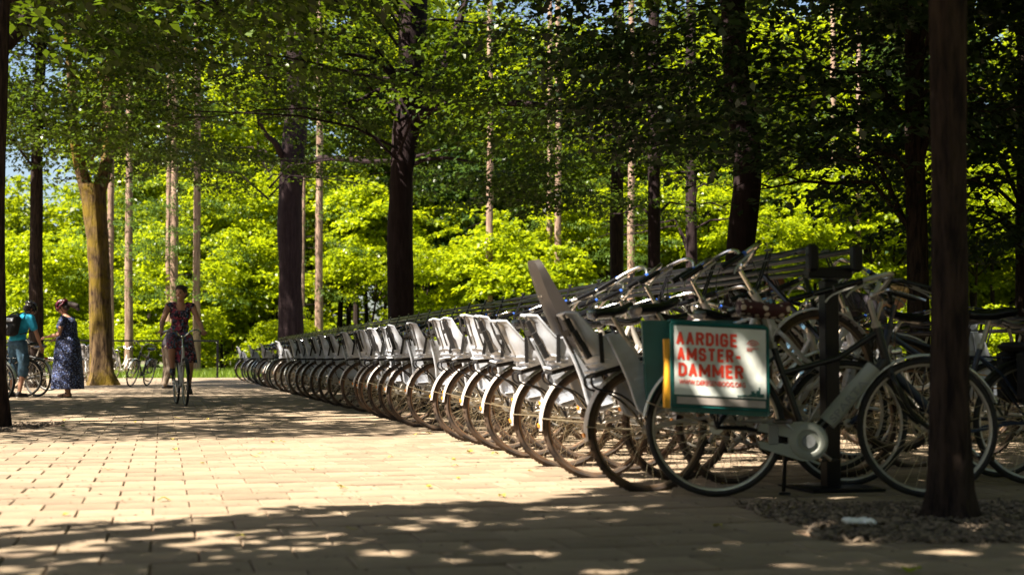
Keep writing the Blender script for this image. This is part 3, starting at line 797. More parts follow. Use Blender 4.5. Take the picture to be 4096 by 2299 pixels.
# forest beyond the grass: shared crown shapes
def proto_crown(seed, rad, n, L_, k, size, m, name='crown', **kw):
    p = crown_sprays(seed, (0, 0, 0), rad, n, L_, k, size, -99, 99, **kw)
    return leaf_mesh(name, [p], m)
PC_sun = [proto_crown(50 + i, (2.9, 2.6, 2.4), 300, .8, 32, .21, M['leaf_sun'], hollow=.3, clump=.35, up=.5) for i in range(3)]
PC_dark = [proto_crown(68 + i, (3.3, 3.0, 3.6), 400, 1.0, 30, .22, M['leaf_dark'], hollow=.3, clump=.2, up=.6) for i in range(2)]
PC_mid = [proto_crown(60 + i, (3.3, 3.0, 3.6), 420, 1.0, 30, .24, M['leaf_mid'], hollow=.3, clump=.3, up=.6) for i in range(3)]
def forest_tree(label, x, y, zc, sc, mesh, seed, tr=.12, group='trees in the sunlit wood beyond the railing', name='forest_tree', bark='bark_near', cat='tree', m=None, zs=1.0):
    rr = random.Random(seed)
    t = thing(name, label, cat, (x, y, -.1), (0, 0, rr.uniform(0, 6.28)), group)
    mb = MB(); top = zc
    P = [(0, 0, -.1)]; r = [tr * 1.2]
    for j in range(1, 6):
        P.append((rr.uniform(-.12, .12) * j * .5, rr.uniform(-.12, .12) * j * .5, top * j / 5)); r.append(tr * (1 - .14 * j))
    mb.tube(P, r, 8)
    for j in range(5):
        a = rr.uniform(0, 6.28); q = Vector(P[3]) ; e = q + Vector((math.cos(a) * 1.4 * sc, math.sin(a) * 1.4 * sc, rr.uniform(.3, 1.6)))
        mb.tube([q, (q + e) / 2 + Vector((0, 0, .15)), e], [tr * .4, tr * .28, tr * .1], 5)
    mb.build('trunk', M[bark], t)
    c = link('crown', mesh, t, (0, 0, zc), 'stuff'); c.scale = (sc, sc, sc * zs * rr.uniform(.85, 1.15)); c.rotation_euler = (0, 0, rr.uniform(0, 6.28))
    return t
LF = 'bright yellow-green leafy tree in the sunlit wood beyond the railing'
LM = 'tall mid-green tree further back in the wood'
LS = 'low sunlit bush at the edge of the grass verge'
rr = random.Random(21)
k = 0
LMK = [(10, 'the trunk at the left edge'), (140, 'the slim dark trunk behind the man in blue'), (410, 'the mossy trunk'), (515, 'the pale pink pine trunk'), (720, 'the riding woman'), (1160, 'the thick trunk with the bulge'), (1605, 'the massive dark trunk'), (1958, 'the pale trunk above the tall brown backrest'),
       (2464, 'the straight brown trunk above the saddles'), (2616, 'the dark trunk beside the pale one'), (2950, 'the bent dark trunk'), (3325, 'the rack post'), (3672, 'the rough-barked trunk'), (3800, 'the blurred foreground trunk'), (4090, 'the trunk at the right edge')]
seen_lab = set()
def beside(px, what):
    for d, nm in sorted((abs(px - q), nm) for q, nm in LMK):
        q = dict((b, a) for a, b in LMK)[nm]; lab = what + (' just right of ' if px > q else ' just left of ') + nm
        if lab not in seen_lab and d < 420: seen_lab.add(lab); return lab
    return what + ' between the trunks'
for px in range(-150, 4300, 235):            # bushes at the edge
    Y = rr.uniform(57, 61); k += 1
    qx = px + rr.uniform(-110, 110)
    forest_tree(beside(qx, 'low sunlit verge bush'), XY(qx, Y), Y, rr.uniform(.5, 1.9), rr.uniform(.4, .85), PC_sun[k % 3], k, .05, 'bushes along the grass verge', 'bush', cat='bush')
for px in range(-150, 4300, 265):            # small sunlit trees
    Y = rr.uniform(61, 66); k += 1
    z = rr.uniform(2.8, 4.6) if px < 900 else rr.uniform(2.6, 9.0)
    forest_tree(LF, XY(px + rr.uniform(-80, 80), Y), Y, z, rr.uniform(.85, 1.15), PC_sun[k % 3], k, .09)
for px in range(600, 4500, 330):
    Y = rr.uniform(67, 74); k += 1
    forest_tree(LF, XY(px + rr.uniform(-80, 80), Y), Y, rr.uniform(6.5, 9), rr.uniform(1.0, 1.3), (PC_sun + PC_dark + PC_mid)[(k * 3) % 8], k, .12)
for px in range(-100, 5400, 300):            # taller rows behind
    Y = rr.uniform(78, 92); k += 1
    z = rr.uniform(5.0, 7.0) if px < 850 else rr.uniform(10, 16)
    forest_tree(LM, XY(px + rr.uniform(-80, 80), Y), Y, z, rr.uniform(1.2, 1.5), (PC_mid + PC_sun + PC_sun)[(k * 4) % 9], k, .2, 'tall trees deep in the wood')
for px in range(1100, 5600, 330):
    Y = rr.uniform(84, 98); k += 1
    forest_tree(LM, XY(px + rr.uniform(-80, 80), Y), Y, rr.uniform(19, 24), rr.uniform(1.3, 1.7), (PC_mid + PC_sun)[k % 6], k, .25, 'tall trees deep in the wood')
for px in range(480, 4700, 210):             # tall sunlit crowns that carry the green up to the canopy
    for tier in range(2):
        Y = rr.uniform(68, 88); k += 1
        forest_tree(LM if tier else LF, XY(px + rr.uniform(-110, 110), Y), Y, rr.uniform(6.5, 11) + tier * 6.5, rr.uniform(1.0, 1.5), (PC_sun + PC_mid + PC_sun + PC_dark[:1])[(k * 4) % 10 % 10 if False else (k * 3) % 10], k, .16, 'tall trees deep in the wood' if tier else 'trees in the sunlit wood beyond the railing')
for px in range(-200, 5600, 400):            # the closing wall of wood
    Y = rr.uniform(100, 112); k += 1
    for zc in ((4.5,) if px < 800 else (5, 12)):
        forest_tree(LM, XY(px, Y), Y + zc * .2, zc, 2.0, PC_mid[(k + int(zc)) % 3], k + int(zc), .25, 'tall trees deep in the wood')

for i in range(46):
    a = R(100 + 340 * i / 46.0) if False else 0
    side_ = i % 3
    if side_ == 0: x_, y_ = rr.uniform(-30, 34), rr.uniform(-16, -9)
    elif side_ == 1:
        y_ = rr.uniform(-8, 60); x_ = max(14, .39 * y_ + 7.5) + rr.uniform(0, 9)
    else: x_, y_ = rr.uniform(-46, -34), rr.uniform(-8, 60)
    k += 1
    forest_tree('tree of the surrounding wood outside the view', x_, y_, 7.6, 1.5, PC_mid[k % 3], k * 7, .2, 'trees of the surrounding wood', zs=1.75)
# pine trunks with pinkish bark and conifer boughs
def needle_crown(seed, z0, z1, L_, n):
    rg = np.random.default_rng(seed); parts = []
    zc = np.sort(rg.uniform(z0, z1, n)); a = rg.uniform(0, 6.283, n)
    cen = []; dirs = []
    for z, an in zip(zc, a):
        for f in (0.15, .35, .55, .75):
            cen.append((math.cos(an) * L_ * f, math.sin(an) * L_ * f, z - .35 * f * L_ * .5 + rg.normal(0, .05))); dirs.append((math.cos(an), math.sin(an)))
    return leaf_arrays(rg, np.array(cen), np.array(dirs), L_ * .33, 26, .16, up=.3, flat=.03, droop=.35, W=.6)
NC = [leaf_mesh('needles', [needle_crown(70 + i, 3.2, 15, 2.3, 34)], M['needle'], wid=.16) for i in range(2)]
pines = [(442, 52, 27, 1, 'thin reddish pine trunk just right of the mossy trunk'), (515, 55, 31, 1, 'pale pink sunlit pine trunk standing clear right of the mossy trunk'),
         (674, 60, 22, 0, 'pale pine trunk directly behind the riding woman, thinner of the touching pair'), (697, 57, 32, 1, 'grey-pink pine trunk directly behind the riding woman, thicker of the touching pair'),
         (787, 54, 29, 1, 'pink pine trunk right beside the riding woman, above the railing'), (1276, 58, 30, 1, 'brown pine trunk between the two thick black trunks, just above the bikes'),
         (1212, 60, 17, 0, 'thin pale trunk touching the thick black trunk with the bulge'), (1958, 60, 28, 0, 'sunlit pale trunk among leaves above the tall brown child seat'),
         (2198, 62, 24, 1, 'grey pine trunk high among leaves, left one of the close pair'), (2231, 61, 28, 0, 'pinkish pine trunk high among leaves, right one of the close pair'),
         (2524, 58, 30, 1, 'pale sunlit pine trunk between two dark trunks above the saddles'), (3432, 64, 22, 0, 'short glimpse of a tan trunk above the end of the rack'), (3330, 66, 26, 1, 'dim pine trunk in the wood above the rack post')]
for i, (px, Y, w, nd, lab) in enumerate(pines):
    org = at(px, HORIZON, Y); org.z = 0
    t = thing('pine_tree', lab, 'tree', org, group='pines in the wood beyond the railing')
    trunk('trunk', Y, [(px, 1420, w * 1.1), (px, 1000, w), (px + 4, 500, w * .92), (px + 2, 0, w * .8)], M['bark_pine'], t, 1.15, n=12, seed=20 + i, top=(0, 20, .6), origin=org, rough=.04)
    mb = MB(); q = random.Random(i + 5)
    for j in range(16):
        z = q.uniform(2.5, 15); a = q.uniform(0, 6.28); l = q.uniform(.4, 1.5)
        mb.tube([(0, 0, z), (math.cos(a) * l * .6, math.sin(a) * l * .6, z - .05 + q.uniform(-.1, .2)), (math.cos(a) * l, math.sin(a) * l, z + q.uniform(-.35, .2))], [.022, .013, .004], 4)
    tw_ = mb.build('dead_twigs', M['bark_near'], t); tw_['kind'] = 'stuff'
    if nd:
        c = link('needles', NC[i % 2], t, kind='stuff'); c.rotation_euler = (0, 0, i * 1.3)
# ------------------------------------------------------------------ railing at the end of the paving
ye = edge_y
p_end = at(870, HORIZON, 49.0); p_end.z = 0
t = thing('railing', 'dark metal railing across the far end of the paving, in front of the grass', 'railing', p_end)
ux = PV
for i in range(0, 6):
    q = -ux * (i * 3.85)
    mb = MB(); mb.box((q.x, q.y, .62), (.075, .075, 1.32), rot=Matrix.Rotation(ALPHA, 3, 'Z'), bev=.006); mb.box((q.x, q.y, .01), (.16, .16, .02), rot=Matrix.Rotation(ALPHA, 3, 'Z')); mb.build('post', M['rackblack'], t)
mb = MB(); a = ux * .0375; q = -ux * 22
mb.box(((a.x + q.x) / 2, (a.y + q.y) / 2, 1.31), ((a - q).length, .075, .06), rot=Matrix.Rotation(ALPHA, 3, 'Z'), bev=.005); mb.build('top_rail', M['rackblack'], t)

# ------------------------------------------------------------------ wheels and bicycles
def wheel_parts(R0=.335, tw=.021, rubber='rubber', rim='rimrust', nspoke=32, hub=.02, knobs=True):
    """three meshes centred on the axle"""
    mb = MB(); rc = R0 - tw
    prof = []
    for k in range(9):
        a = -math.pi * .5 + (math.pi) * k / 8
        prof.append((rc + tw * math.cos(a) * 1.0, tw * math.sin(a) * .95))
    prof += [(rc - tw * .55, tw * .62), (rc - tw * .55, -tw * .62)]
    mb.lathe_y((0, 0, 0), prof, 48)
    if knobs:
        for i in range(72):
            a = 2 * math.pi * i / 72; sd = 1 if i % 2 else -1
            c = Vector((math.cos(a) * (R0 + .0005), sd * tw * .42, math.sin(a) * (R0 + .0005)))
            mb.box(c, (.006, tw * .75, .013), rot=Matrix.Rotation(-a, 3, 'Y'))
    tyre = mb.mesh('tyre', M[rubber])
    mb = MB(); r1 = rc - tw * .45
    mb.lathe_y((0, 0, 0), [(r1, -.013), (r1 + .006, -.014), (r1 + .006, .014), (r1, .013), (r1 - .012, .009), (r1 - .016, 0), (r1 - .012, -.009)], 48)
    rimm = mb.mesh('rim', M[rim])
    mb = MB()
    for i in range(nspoke):
        a = 2 * math.pi * i / nspoke; sd = 1 if i % 2 else -1; a2 = a + (.9 if (i // 2) % 2 else -.9)
        mb.tube([(math.cos(a2) * hub * 1.1, sd * .03, math.sin(a2) * hub * 1.1), (math.cos(a) * (r1 - .014), 0, math.sin(a) * (r1 - .014))], .0013, 3, cap=False)
    spk = mb.mesh('spokes', M['spoke'], smooth=False)
    mb = MB(); mb.lathe_y((0, 0, 0), [(.006, -.055), (.009, -.05), (.009, -.036), (hub * 1.2, -.034), (hub * 1.2, -.029), (hub * .75, -.024), (hub * .75, .024), (hub * 1.2, .029), (hub * 1.2, .034), (.009, .036), (.009, .05), (.006, .055)], 12, closed=False)
    hubm = mb.mesh('hub', M['alloy'])
    return tyre, rimm, spk, hubm
W_FLEET = wheel_parts()
W_DARK = wheel_parts(.345, .020, 'rubber_dark', 'alloy', knobs=False)
W_CITY = wheel_parts(.352, .020, 'rubber_dark', 'alloy', knobs=False)
def add_wheel(parent, name, W, c, hub_big=False):
    tyre, rim, spk, hub = W
    w = link(name, hub, parent, c)
    link('tyre', tyre, w); link('rim', rim, w); s = link('spokes', spk, w)
    return w
def strip_arc(mb, c, r, a0, a1, w, n=18, th=.003, crown=.007, tip=False):
    rings = []
    for i in range(n + 1):
        a = a0 + (a1 - a0) * i / n
        ww = w * (.75 if tip and i == n else 1)
        ring = []
        for (y, dr) in ((-1, -crown), (-.6, 0), (0, crown * .3), (.6, 0), (1, -crown), (1, -crown - th), (.6, -th), (0, crown * .3 - th), (-.6, -th), (-1, -crown - th)):
            rr_ = r + dr
            ring.append(Vector(c) + Vector((math.cos(a) * rr_, y * ww, math.sin(a) * rr_)))
        rings.append(ring)
    mb.loft(rings)
def saddle_mesh(m, puff=0.0):
    rings = []
    for f in [0, .04, .12, .25, .4, .55, .7, .85, .96, 1.0]:
        x = -.13 + .27 * f
        w = (.095 * (1 - f) ** .9 + .022) * (1 if 0.03 < f < .97 else .55) + puff * .9
        h = (.030 if f < .5 else .024) + puff
        z = .012 * math.cos(f * 5) + puff * .5
        if f in (0, 1.0): h *= .55
        ring = []
        for k in range(14):
            a = 2 * math.pi * k / 14
            y, zz = math.cos(a) * w, math.sin(a) * h
            if zz < 0: zz *= 1.2
            ring.append((x, y, z + zz))
        rings.append(ring)
    mb = MB(); mb.loft(rings); return mb.mesh('saddle', m)
SAD = saddle_mesh(M['plastic']); SADDOT = saddle_mesh(M['dotted'], .012)

def smooth_pts(P, k=5):
    P = [Vector(p) for p in P]; Q = []
    for i in range(len(P) - 1):
        a0 = P[max(0, i - 1)]; a = P[i]; b = P[i + 1]; b1 = P[min(len(P) - 1, i + 2)]
        for j in range(k):
            f = j / k
            Q.append(.5 * ((2 * a) + (b - a0) * f + (2 * a0 - 5 * a + 4 * b - b1) * f * f + (-a0 + 3 * a - 3 * b + b1) * f ** 3))
    Q.append(P[-1]); return Q

def child_seat(parent, tall=False, m='seatgrey', strap=1):
    """moulded rear child seat with leg guards; x forward"""
    z0, z1 = .715, 1.055
    xb, xf, w = -.085, .075, .118
    U = []
    for i in range(6): U.append((xf - (xf - xb - .06) * i / 5, -w, 0))
    for i in range(1, 4):
        a = math.pi / 2 * i / 3; U.append((xb + .06 - .06 * math.sin(a), -w + .06 * (1 - math.cos(a)), 1))
    for i in range(1, 5): U.append((xb, -w + .06 + (2 * w - .12) * i / 5, 2))
    n0 = len(U)
    U = U + [(xb, w - .06, 2)] + [(x, -y, k) for x, y, k in reversed(U[:9])][1:]
    def top(x):   # height of the rim above the base
        f = (x - xb) / (xf - xb)          # 0 at the back, 1 at the front
        if f <= .10: return z1 - z0
        g = min(1, (f - .10) / .50); g = g * g * (3 - 2 * g)
        return (z1 - z0) * (1 - g) + .165 * g
    rows = 9; mb = MB(); rings = []
    for r_ in range(rows):
        v = r_ / (rows - 1)
        ring = []
        for (x, y, k) in U:
            h = top(x) * v
            lean = -.060 * (h / .34) ** 1.2 * (1 if x < xb + .12 else .5)
            tap = (.84 + .16 * min(1, v * 3.0)) * (1 - .10 * max(0, v - .33))
            xx = xb + .02 + (x - xb) * (tap if x > xb + .03 else 1) + lean + (.018 if v < .12 else 0)
            if x < xb + .03 and v > .88: xx -= .02 * (v - .88) / .12
            ring.append((xx, y * tap * (1 - .10 * max(0, v - .6) * (x < xb + .03)), z0 + h))
        rings.append(ring)
    outer = rings
    n = len(U); th = .007
    V = [Vector(p) for r_ in outer for p in r_]; cx_ = Vector(((xb + xf) / 2, 0, 0))
    Vi = []
    for p in V:
        d = Vector((p.x - .0, p.y, 0)); 
        nn = Vector((1, 0, 0)) * (1 if p.x < -.06 else 0) + Vector((0, -1 if p.y > 0 else 1, 0)) * min(1, abs(p.y) / .09)
        Vi.append(p + nn.normalized() * th if nn.length > 0 else p)
    fs = []
    N_ = len(V)
    for i in range(rows - 1):
        for k in range(n - 1):
            a = i * n + k; fs.append((a, a + 1, a + n + 1, a + n)); fs.append((a + N_, a + n + N_, a + n + 1 + N_, a + 1 + N_))
    for k in range(n - 1):
        a = (rows - 1) * n + k; fs.append((a, a + 1, a + 1 + N_, a + N_))
    for i in range(rows - 1):
        a = i * n; fs.append((a, a + n, a + n + N_, a + N_)); a = i * n + n - 1; fs.append((a, a + N_, a + n + N_, a + n))
    mb._add(V + Vi, fs)
    # rounded rim along the top
    mb.tube([v + (vi - v) * .5 for v, vi in zip(V[(rows - 1) * n:], Vi[(rows - 1) * n:])], .0085, 6)
    # ribs round the lower back
    for rz in (1, 2):
        mb.tube([Vector(p) + Vector((-.004, 0, 0)) for p in outer[rz]][3:-3], .005, 5)
    # floor
    mb.box((-.002, 0, z0 + .006), (.16, .19, .014), bev=.003)
    seat = mb.build('child_seat', M[m], parent, angle=50); seat.location = (-.135, 0, 0)
    # leg guards with foot trays
    for sgn in (-1, 1):
        mb = MB()
        y = sgn * (w - .006)
        prof = [(.030, .875), (.045, .79), (.060, .70), (.070, .60), (.072, .50), (.086, .445), (.14, .420), (.215, .430), (.222, .455), (.205, .55), (.180, .65), (.150, .75), (.100, .875)]
        V2 = [(x, y - sgn * .004, z) for x, z in prof] + [(x, y + sgn * .004, z) for x, z in prof]
        k = len(prof); order = list(range(k))
        f2 = [tuple(order), tuple(i + k for i in reversed(order))] + [(i, (i + 1) % k, (i + 1) % k + k, i + k) for i in range(k)]
        mb._add(V2, f2)
        edge = smooth_pts([(x, y + sgn * .012, z) for x, z in prof[:8]], 3)
        mb.tube(edge, .0095, 6)
        mb.box((.155, y + sgn * .022, .448), (.11, .05, .012), bev=.003)
        mb.box((.14, y + sgn * .012, .57), (.085, .006, .014)); mb.box((.14, y + sgn * .012, .62), (.085, .006, .014))
        mb.build('leg_guard', M[m], seat, angle=45)
    mb = MB()
    for y in (-.06, .06):
        P_ = [(-.128, y, 1.062), (-.150, y * 1.08, 1.045), (-.142, y * 1.25, .98), (-.128, y * 1.3, .91), (-.112, y * 1.25, .84)]
        for q0, q1 in zip(P_, P_[1:]):
            q0, q1 = Vector(q0), Vector(q1); d = q1 - q0
            mb.box((q0 + q1) / 2, (.006, .036, d.length * 1.08), rot=Matrix.Rotation(math.atan2(d.x, d.z), 3, 'Y'))
    if strap % 2:
        P_ = [(-.148, -.075, 1.02), (-.135, -.105, .95), (-.118, -.12, .88), (-.10, -.124, .80)]
        for q0, q1 in zip(P_, P_[1:]):
            q0, q1 = Vector(q0), Vector(q1); d = q1 - q0
            mb.box((q0 + q1) / 2, (.030, .030, d.length * 1.08), rot=Matrix.Rotation(math.atan2(d.x, d.z), 3, 'Y'))
    mb.box((-.140, 0, .95), (.012, .10, .035), bev=.003)
    mb.box((.0, 0, z0 - .018), (.17, .15, .022), bev=.004); mb.box((-.02, -w - .004, .83), (.022, .008, .16), rot=Matrix.Rotation(.25, 3, 'Y'))
    mb.build('harness_strap', M['strap'], seat, smooth=False)
    if tall:
        mb = MB(); rings = []
        for f in [0, .15, .3, .45, .6, .75, .88, .96, 1.0]:
            z = .82 + .53 * f; hw = (.165 - .065 * f) * (1 if f < .9 else (.85 if f < .99 else .5))
            xx = .075 - .085 * f - .02 * math.sin(f * 3); wg = .028 + .085 * (1 - f)
            rings.append([(xx - .006, -hw, z), (xx - .022, -hw * .5, z), (xx - .026, 0, z), (xx - .022, hw * .5, z), (xx - .006, hw, z), (xx + wg, hw, z), (xx + .02, hw * .62, z), (xx - .0, 0, z), (xx + .02, -hw * .62, z), (xx + wg, -hw, z)])
        mb.loft(rings); tb = mb.build('tall_backrest', M['seatbrown'], seat, angle=50)
        mb = MB(); mb.box((-.182, -.0, 1.275), (.006, .030, .075), rot=Matrix.Rotation(-.35, 3, 'Y'), bev=.002); mb.build('slot_plate', M['chrome'], tb) if False else None
        mb = MB(); mb.ell((-.012, -.03, 1.14), .012); mb.ell((-.012, .03, 1.14), .012); mb.box((-.024, 0, 1.215), (.012, .028, .07), rot=Matrix.Rotation(-.16, 3, 'Y')); s_ = mb.build('fittings', M['chrome'], seat); s_['kind'] = 'stuff'
    return seat

def bicycle(name, label, cat='bicycle', group=None, frame='framewhite', fender='fender', W=W_FLEET, seat=False, tall=False, style='fleet', reflector=True, grips='plastic', saddle=SAD, bar='chrome', strap=1, seatmat='seatgrey', wb=1.06, rack=True, carrier='rackblack', band=True):
    R0 = .335 if W is W_FLEET else (.345 if W is W_DARK else .352)
    t = thing(name, label, cat, group=group)
    add_wheel(t, 'rear_wheel', W, (0, 0, R0)); add_wheel(t, 'front_wheel', W, (wb, 0, R0))
    BBP = Vector((.455, 0, .285)); HT, HB = Vector((.815, 0, .86)), Vector((.872, 0, .64)); ST = Vector((.295, 0, .76))
    mb = MB()
    if style == 'fleet':
        mb.tube(smooth_pts([HB + Vector((-.004, 0, .03)), (.76, 0, .45), (.62, 0, .33), BBP], 4), .021, 10)
        mb.tube(smooth_pts([HT + Vector((.01, 0, -.05)), (.70, 0, .62), (.55, 0, .47), (.385, 0, .47)], 4), .018, 10)
    elif style == 'city':
        mb.tube([HB + Vector((-.01, 0, .05)), BBP + Vector((.02, 0, .02))], .026, 10)
        mb.tube([HT + Vector((0, 0, -.03)), (.62, 0, .70), (.33, 0, .62)], .016, 10)
    else:
        mb.tube([HB + Vector((-.01, 0, .05)), BBP], .020, 10); mb.tube([HT + Vector((0, 0, -.03)), ST + Vector((.01, 0, -.06))], .018, 10)
    mb.tube([BBP, ST], .017, 10)
    mb.tube([HB, HT], .022, 10)
    mb.ell(BBP, (.03, .036, .03))
    for s_ in (-1, 1):
        mb.tube([BBP + Vector((-.02, s_ * .03, 0)), (.15, s_ * .045, R0 - .005), (0, s_ * .058, R0)], .010, 6)
        mb.tube([ST + Vector((.01, s_ * .012, -.05)), (.20, s_ * .04, .62), (0, s_ * .058, R0)], .008, 6)
    mb.build('frame', M[frame], t)
    mb = MB()
    mb.tube([HB + Vector((0, 0, .01)), HB + Vector((.012, 0, -.035))], .024, 8)
    for s_ in (-1, 1):
        mb.tube(smooth_pts([HB + Vector((.01, s_ * .01, -.02)), (.90, s_ * .052, .57), (.97, s_ * .055, .43), (wb - .005, s_ * .056, R0)], 4), .012, 7)
    mb.build('fork', M[frame], t)
    # stem and handlebar
    mb = MB()
    C_ = HT + Vector((-.035, 0, .135))
    mb.tube([HT, C_], .013, 8); mb.tube([HT + Vector((0, 0, -.005)), HT + Vector((-.006, 0, .02))], .024, 10)
    C2 = C_ + Vector((.02, 0, .02)); mb.ell(C2, (.022, .028, .022))
    side = []
    for s_ in (-1, 1):
        side.append([C2 + Vector(q) for q in ((0, 0, 0), (.02, s_ * .05, .02), (.055, s_ * .11, .075), (.05, s_ * .19, .10), (-.03, s_ * .25, .085), (-.13, s_ * .275, .055), (-.22, s_ * .285, .03))])
    P = smooth_pts(list(reversed(side[0])) + side[1][1:], 4)
    mb.tube(P, .0115, 8)
    hb = mb.build('handlebar', M[bar], t)
    for s_, sdp in zip((-1, 1), side):
        g0, g1 = sdp[5] + Vector((.02, 0, .006)), sdp[6] + Vector((-.03, 0, -.005))
        mb = MB(); mb.tube([g0, g0 * .75 + g1 * .25, g0 * .3 + g1 * .7, g1], [.016, .0165, .0175, .016], 9); mb.build('grip', M[grips], hb)
        if band:
            mb = MB(); mb.tube([g0 + (g0 - g1) * .02, g0 + (g0 - g1) * .14], .0145, 8); mb.build('blue_band', M['blueband'], hb)
        mb = MB(); mb.tube(smooth_pts([sdp[4] + Vector((0, 0, -.02)), sdp[5] + Vector((-.02, 0, -.035)), sdp[6] + Vector((.03, 0, -.05))], 3), .005, 5); mb.build('brake_lever', M['alloy'], hb)
        mb = MB(); mb.tube(smooth_pts([sdp[4] + Vector((.0, 0, -.02)), sdp[3] + Vector((.07, 0, -.03)), C2 + Vector((.10, s_ * .05, -.08)), HB + Vector((.03, s_ * .02, .04))], 4), .0028, 4); mb.build('brake_cable', M['plastic'], hb)
    # seat post, saddle
    sp = ST + (ST - BBP).normalized() * .16
    mb = MB(); mb.tube([ST + Vector((0, 0, -.01)), sp], .0125, 8); mb.tube([ST + Vector((0, 0, -.01)), ST + (ST - BBP).normalized() * .02], .021, 8); mb.build('seat_post', M['alloy'], t)
    sd = link('saddle', saddle, t, sp + Vector((.0, 0, .035)))
    # mudguards
    mb = MB(); strip_arc(mb, (0, 0, R0), R0 + .017, R(32), R(117), .027, 12); mb.build('shaded_mudguard', M['chaincase'] if fender == 'fender' else M[fender], t)  # on white-fendered bikes this arc is greyed to stand for seat shade
    mb = MB(); strip_arc(mb, (0, 0, R0), R0 + .018, R(116), R(172), .029, 16, tip=True); rm = mb.build('rear_mudguard', M[fender], t)
    for s_ in (-1, 1):
        a = R(160); mb = MB(); mb.tube([(0, s_ * .062, R0), (math.cos(a) * (R0 + .02), s_ * .03, R0 + math.sin(a) * (R0 + .02))], .0028, 4); mb.build('mudguard_stay', M['spoke'], rm)
    if reflector:
        a = R(167); mb = MB(); mb.box((math.cos(a) * (R0 + .023), 0, R0 + math.sin(a) * (R0 + .023)), (.008, .034, .024), bev=.002); mb.build('reflector', M['orange'], rm)
    mb = MB(); strip_arc(mb, (wb, 0, R0), R0 + .018, R(20), R(165), .027, 20); mb.build('front_mudguard', M[fender], t)
    # drive: crank, chainring, pedals, chaincase
    mb = MB(); mb.lathe_y(BBP + Vector((0, -.042, 0)), [(.085, -.003), (.085, .003), (.07, .003), (.07, -.003)], 24)
    for k in range(5):
        a = k * 1.2566; mb.tube([BBP + Vector((0, -.042, 0)), BBP + Vector((math.cos(a) * .075, -.042, math.sin(a) * .075))], .006, 4)
    mb.lathe_y((0, -.045, R0), [(.036, -.002), (.036, .002), (.012, .002), (.012, -.002)], 14)
    for z_ in (.084, -.084): mb.tube([BBP + Vector((0, -.042, z_)), (0, -.045, R0 + (.034 if z_ > 0 else -.034))], .004, 4)
    mb.build('chainring', M['alloy'], t)
    ca = random.Random(hash(label) % 1000 if False else len(label)).uniform(0, 6.28)
    for s_, aa in ((-1, ca), (1, ca + math.pi)):
        e = BBP + Vector((math.cos(aa) * .17, s_ * .07, math.sin(aa) * .17))
        mb = MB(); mb.tube([BBP + Vector((0, s_ * .055, 0)), e], .010, 6); cr_ = mb.build('crank', M['alloy'], t)
        mb = MB(); mb.box(e + Vector((0, s_ * .055, 0)), (.09, .085, .022), bev=.004); mb.build('pedal', M['plastic'], cr_)
    if rack:
        mb = MB()
        for s_ in (-1, 1):
            mb.tube(smooth_pts([(.20, s_ * .05, .70), (.05, s_ * .06, .705), (-.20, s_ * .06, .70), (-.24, s_ * .06, .675), (-.225, s_ * .06, .63), (-.11, s_ * .062, .56), (-.03, s_ * .062, .44), (-.0, s_ * .064, R0)], 4), .007, 6)
            mb.tube([(.03, s_ * .06, .70), (0, s_ * .064, R0)], .006, 5)
        for x_ in (-.12, -.02, .08): mb.tube([(x_, -.06, .703), (x_, .06, .703)], .005, 5)
        mb.build('luggage_carrier', M[carrier], t)
    if seat: child_seat(t, tall, seatmat, strap)
    return t

def place(t, p, heading, raise_=0.0, roll=0.0, wb=1.06):
    t.location = (p.x, p.y, 0); t.rotation_euler = (roll, -math.asin(raise_ / wb), heading)
FG = 'rental bicycles with child seats in the near rack'
GF = 'plain rental bicycles in the near rack'
base_seat = bicycle('bicycle', 'x', group=FG, seat=True, strap=1)
base_seat2 = bicycle('bicycle', 'x', group=FG, seat=True, strap=2)
base_tall = bicycle('bicycle', 'x', group=FG, seat=True, tall=True, strap=3)
base_plain = bicycle('bicycle', 'x', group=GF, rack=True)
base_dark = bicycle('bicycle', 'x', group=GF, frame='black', fender='fendersilver', W=W_DARK, style='diamond', bar='alloy', band=False, reflector=False)
base_navy = bicycle('bicycle', 'x', group=GF, frame='frameblue', fender='black', W=W_DARK, style='city', bar='black', band=False, reflector=False)
TB = {k: tree_of(v) for k, v in dict(seat=base_seat, seat2=base_seat2, tall=base_tall, plain=base_plain, dark=base_dark, navy=base_navy).items()}
used = set()
def bike_at(kind, p, heading, label, group=None, raise_=0.0, roll=0.0):
    if kind in used: o = copy_tree(TB[kind])
    else: o = TB[kind][0]; used.add(kind)
    place(o, p, heading, raise_, roll); o['label'] = label
    if group: o['group'] = group
    return o
OW = 2.60           # across-row position of the rear wheels
OR = 3.49           # across-row position of the rack
def on_row(Z, o=OW):
    """point of the row whose camera depth is Z"""
    # p = PV*o + DV*t, p.y = Z
    tt = (Z - PV.y * o) / DV.y
    p = st(o, tt); return p
rr = random.Random(12)
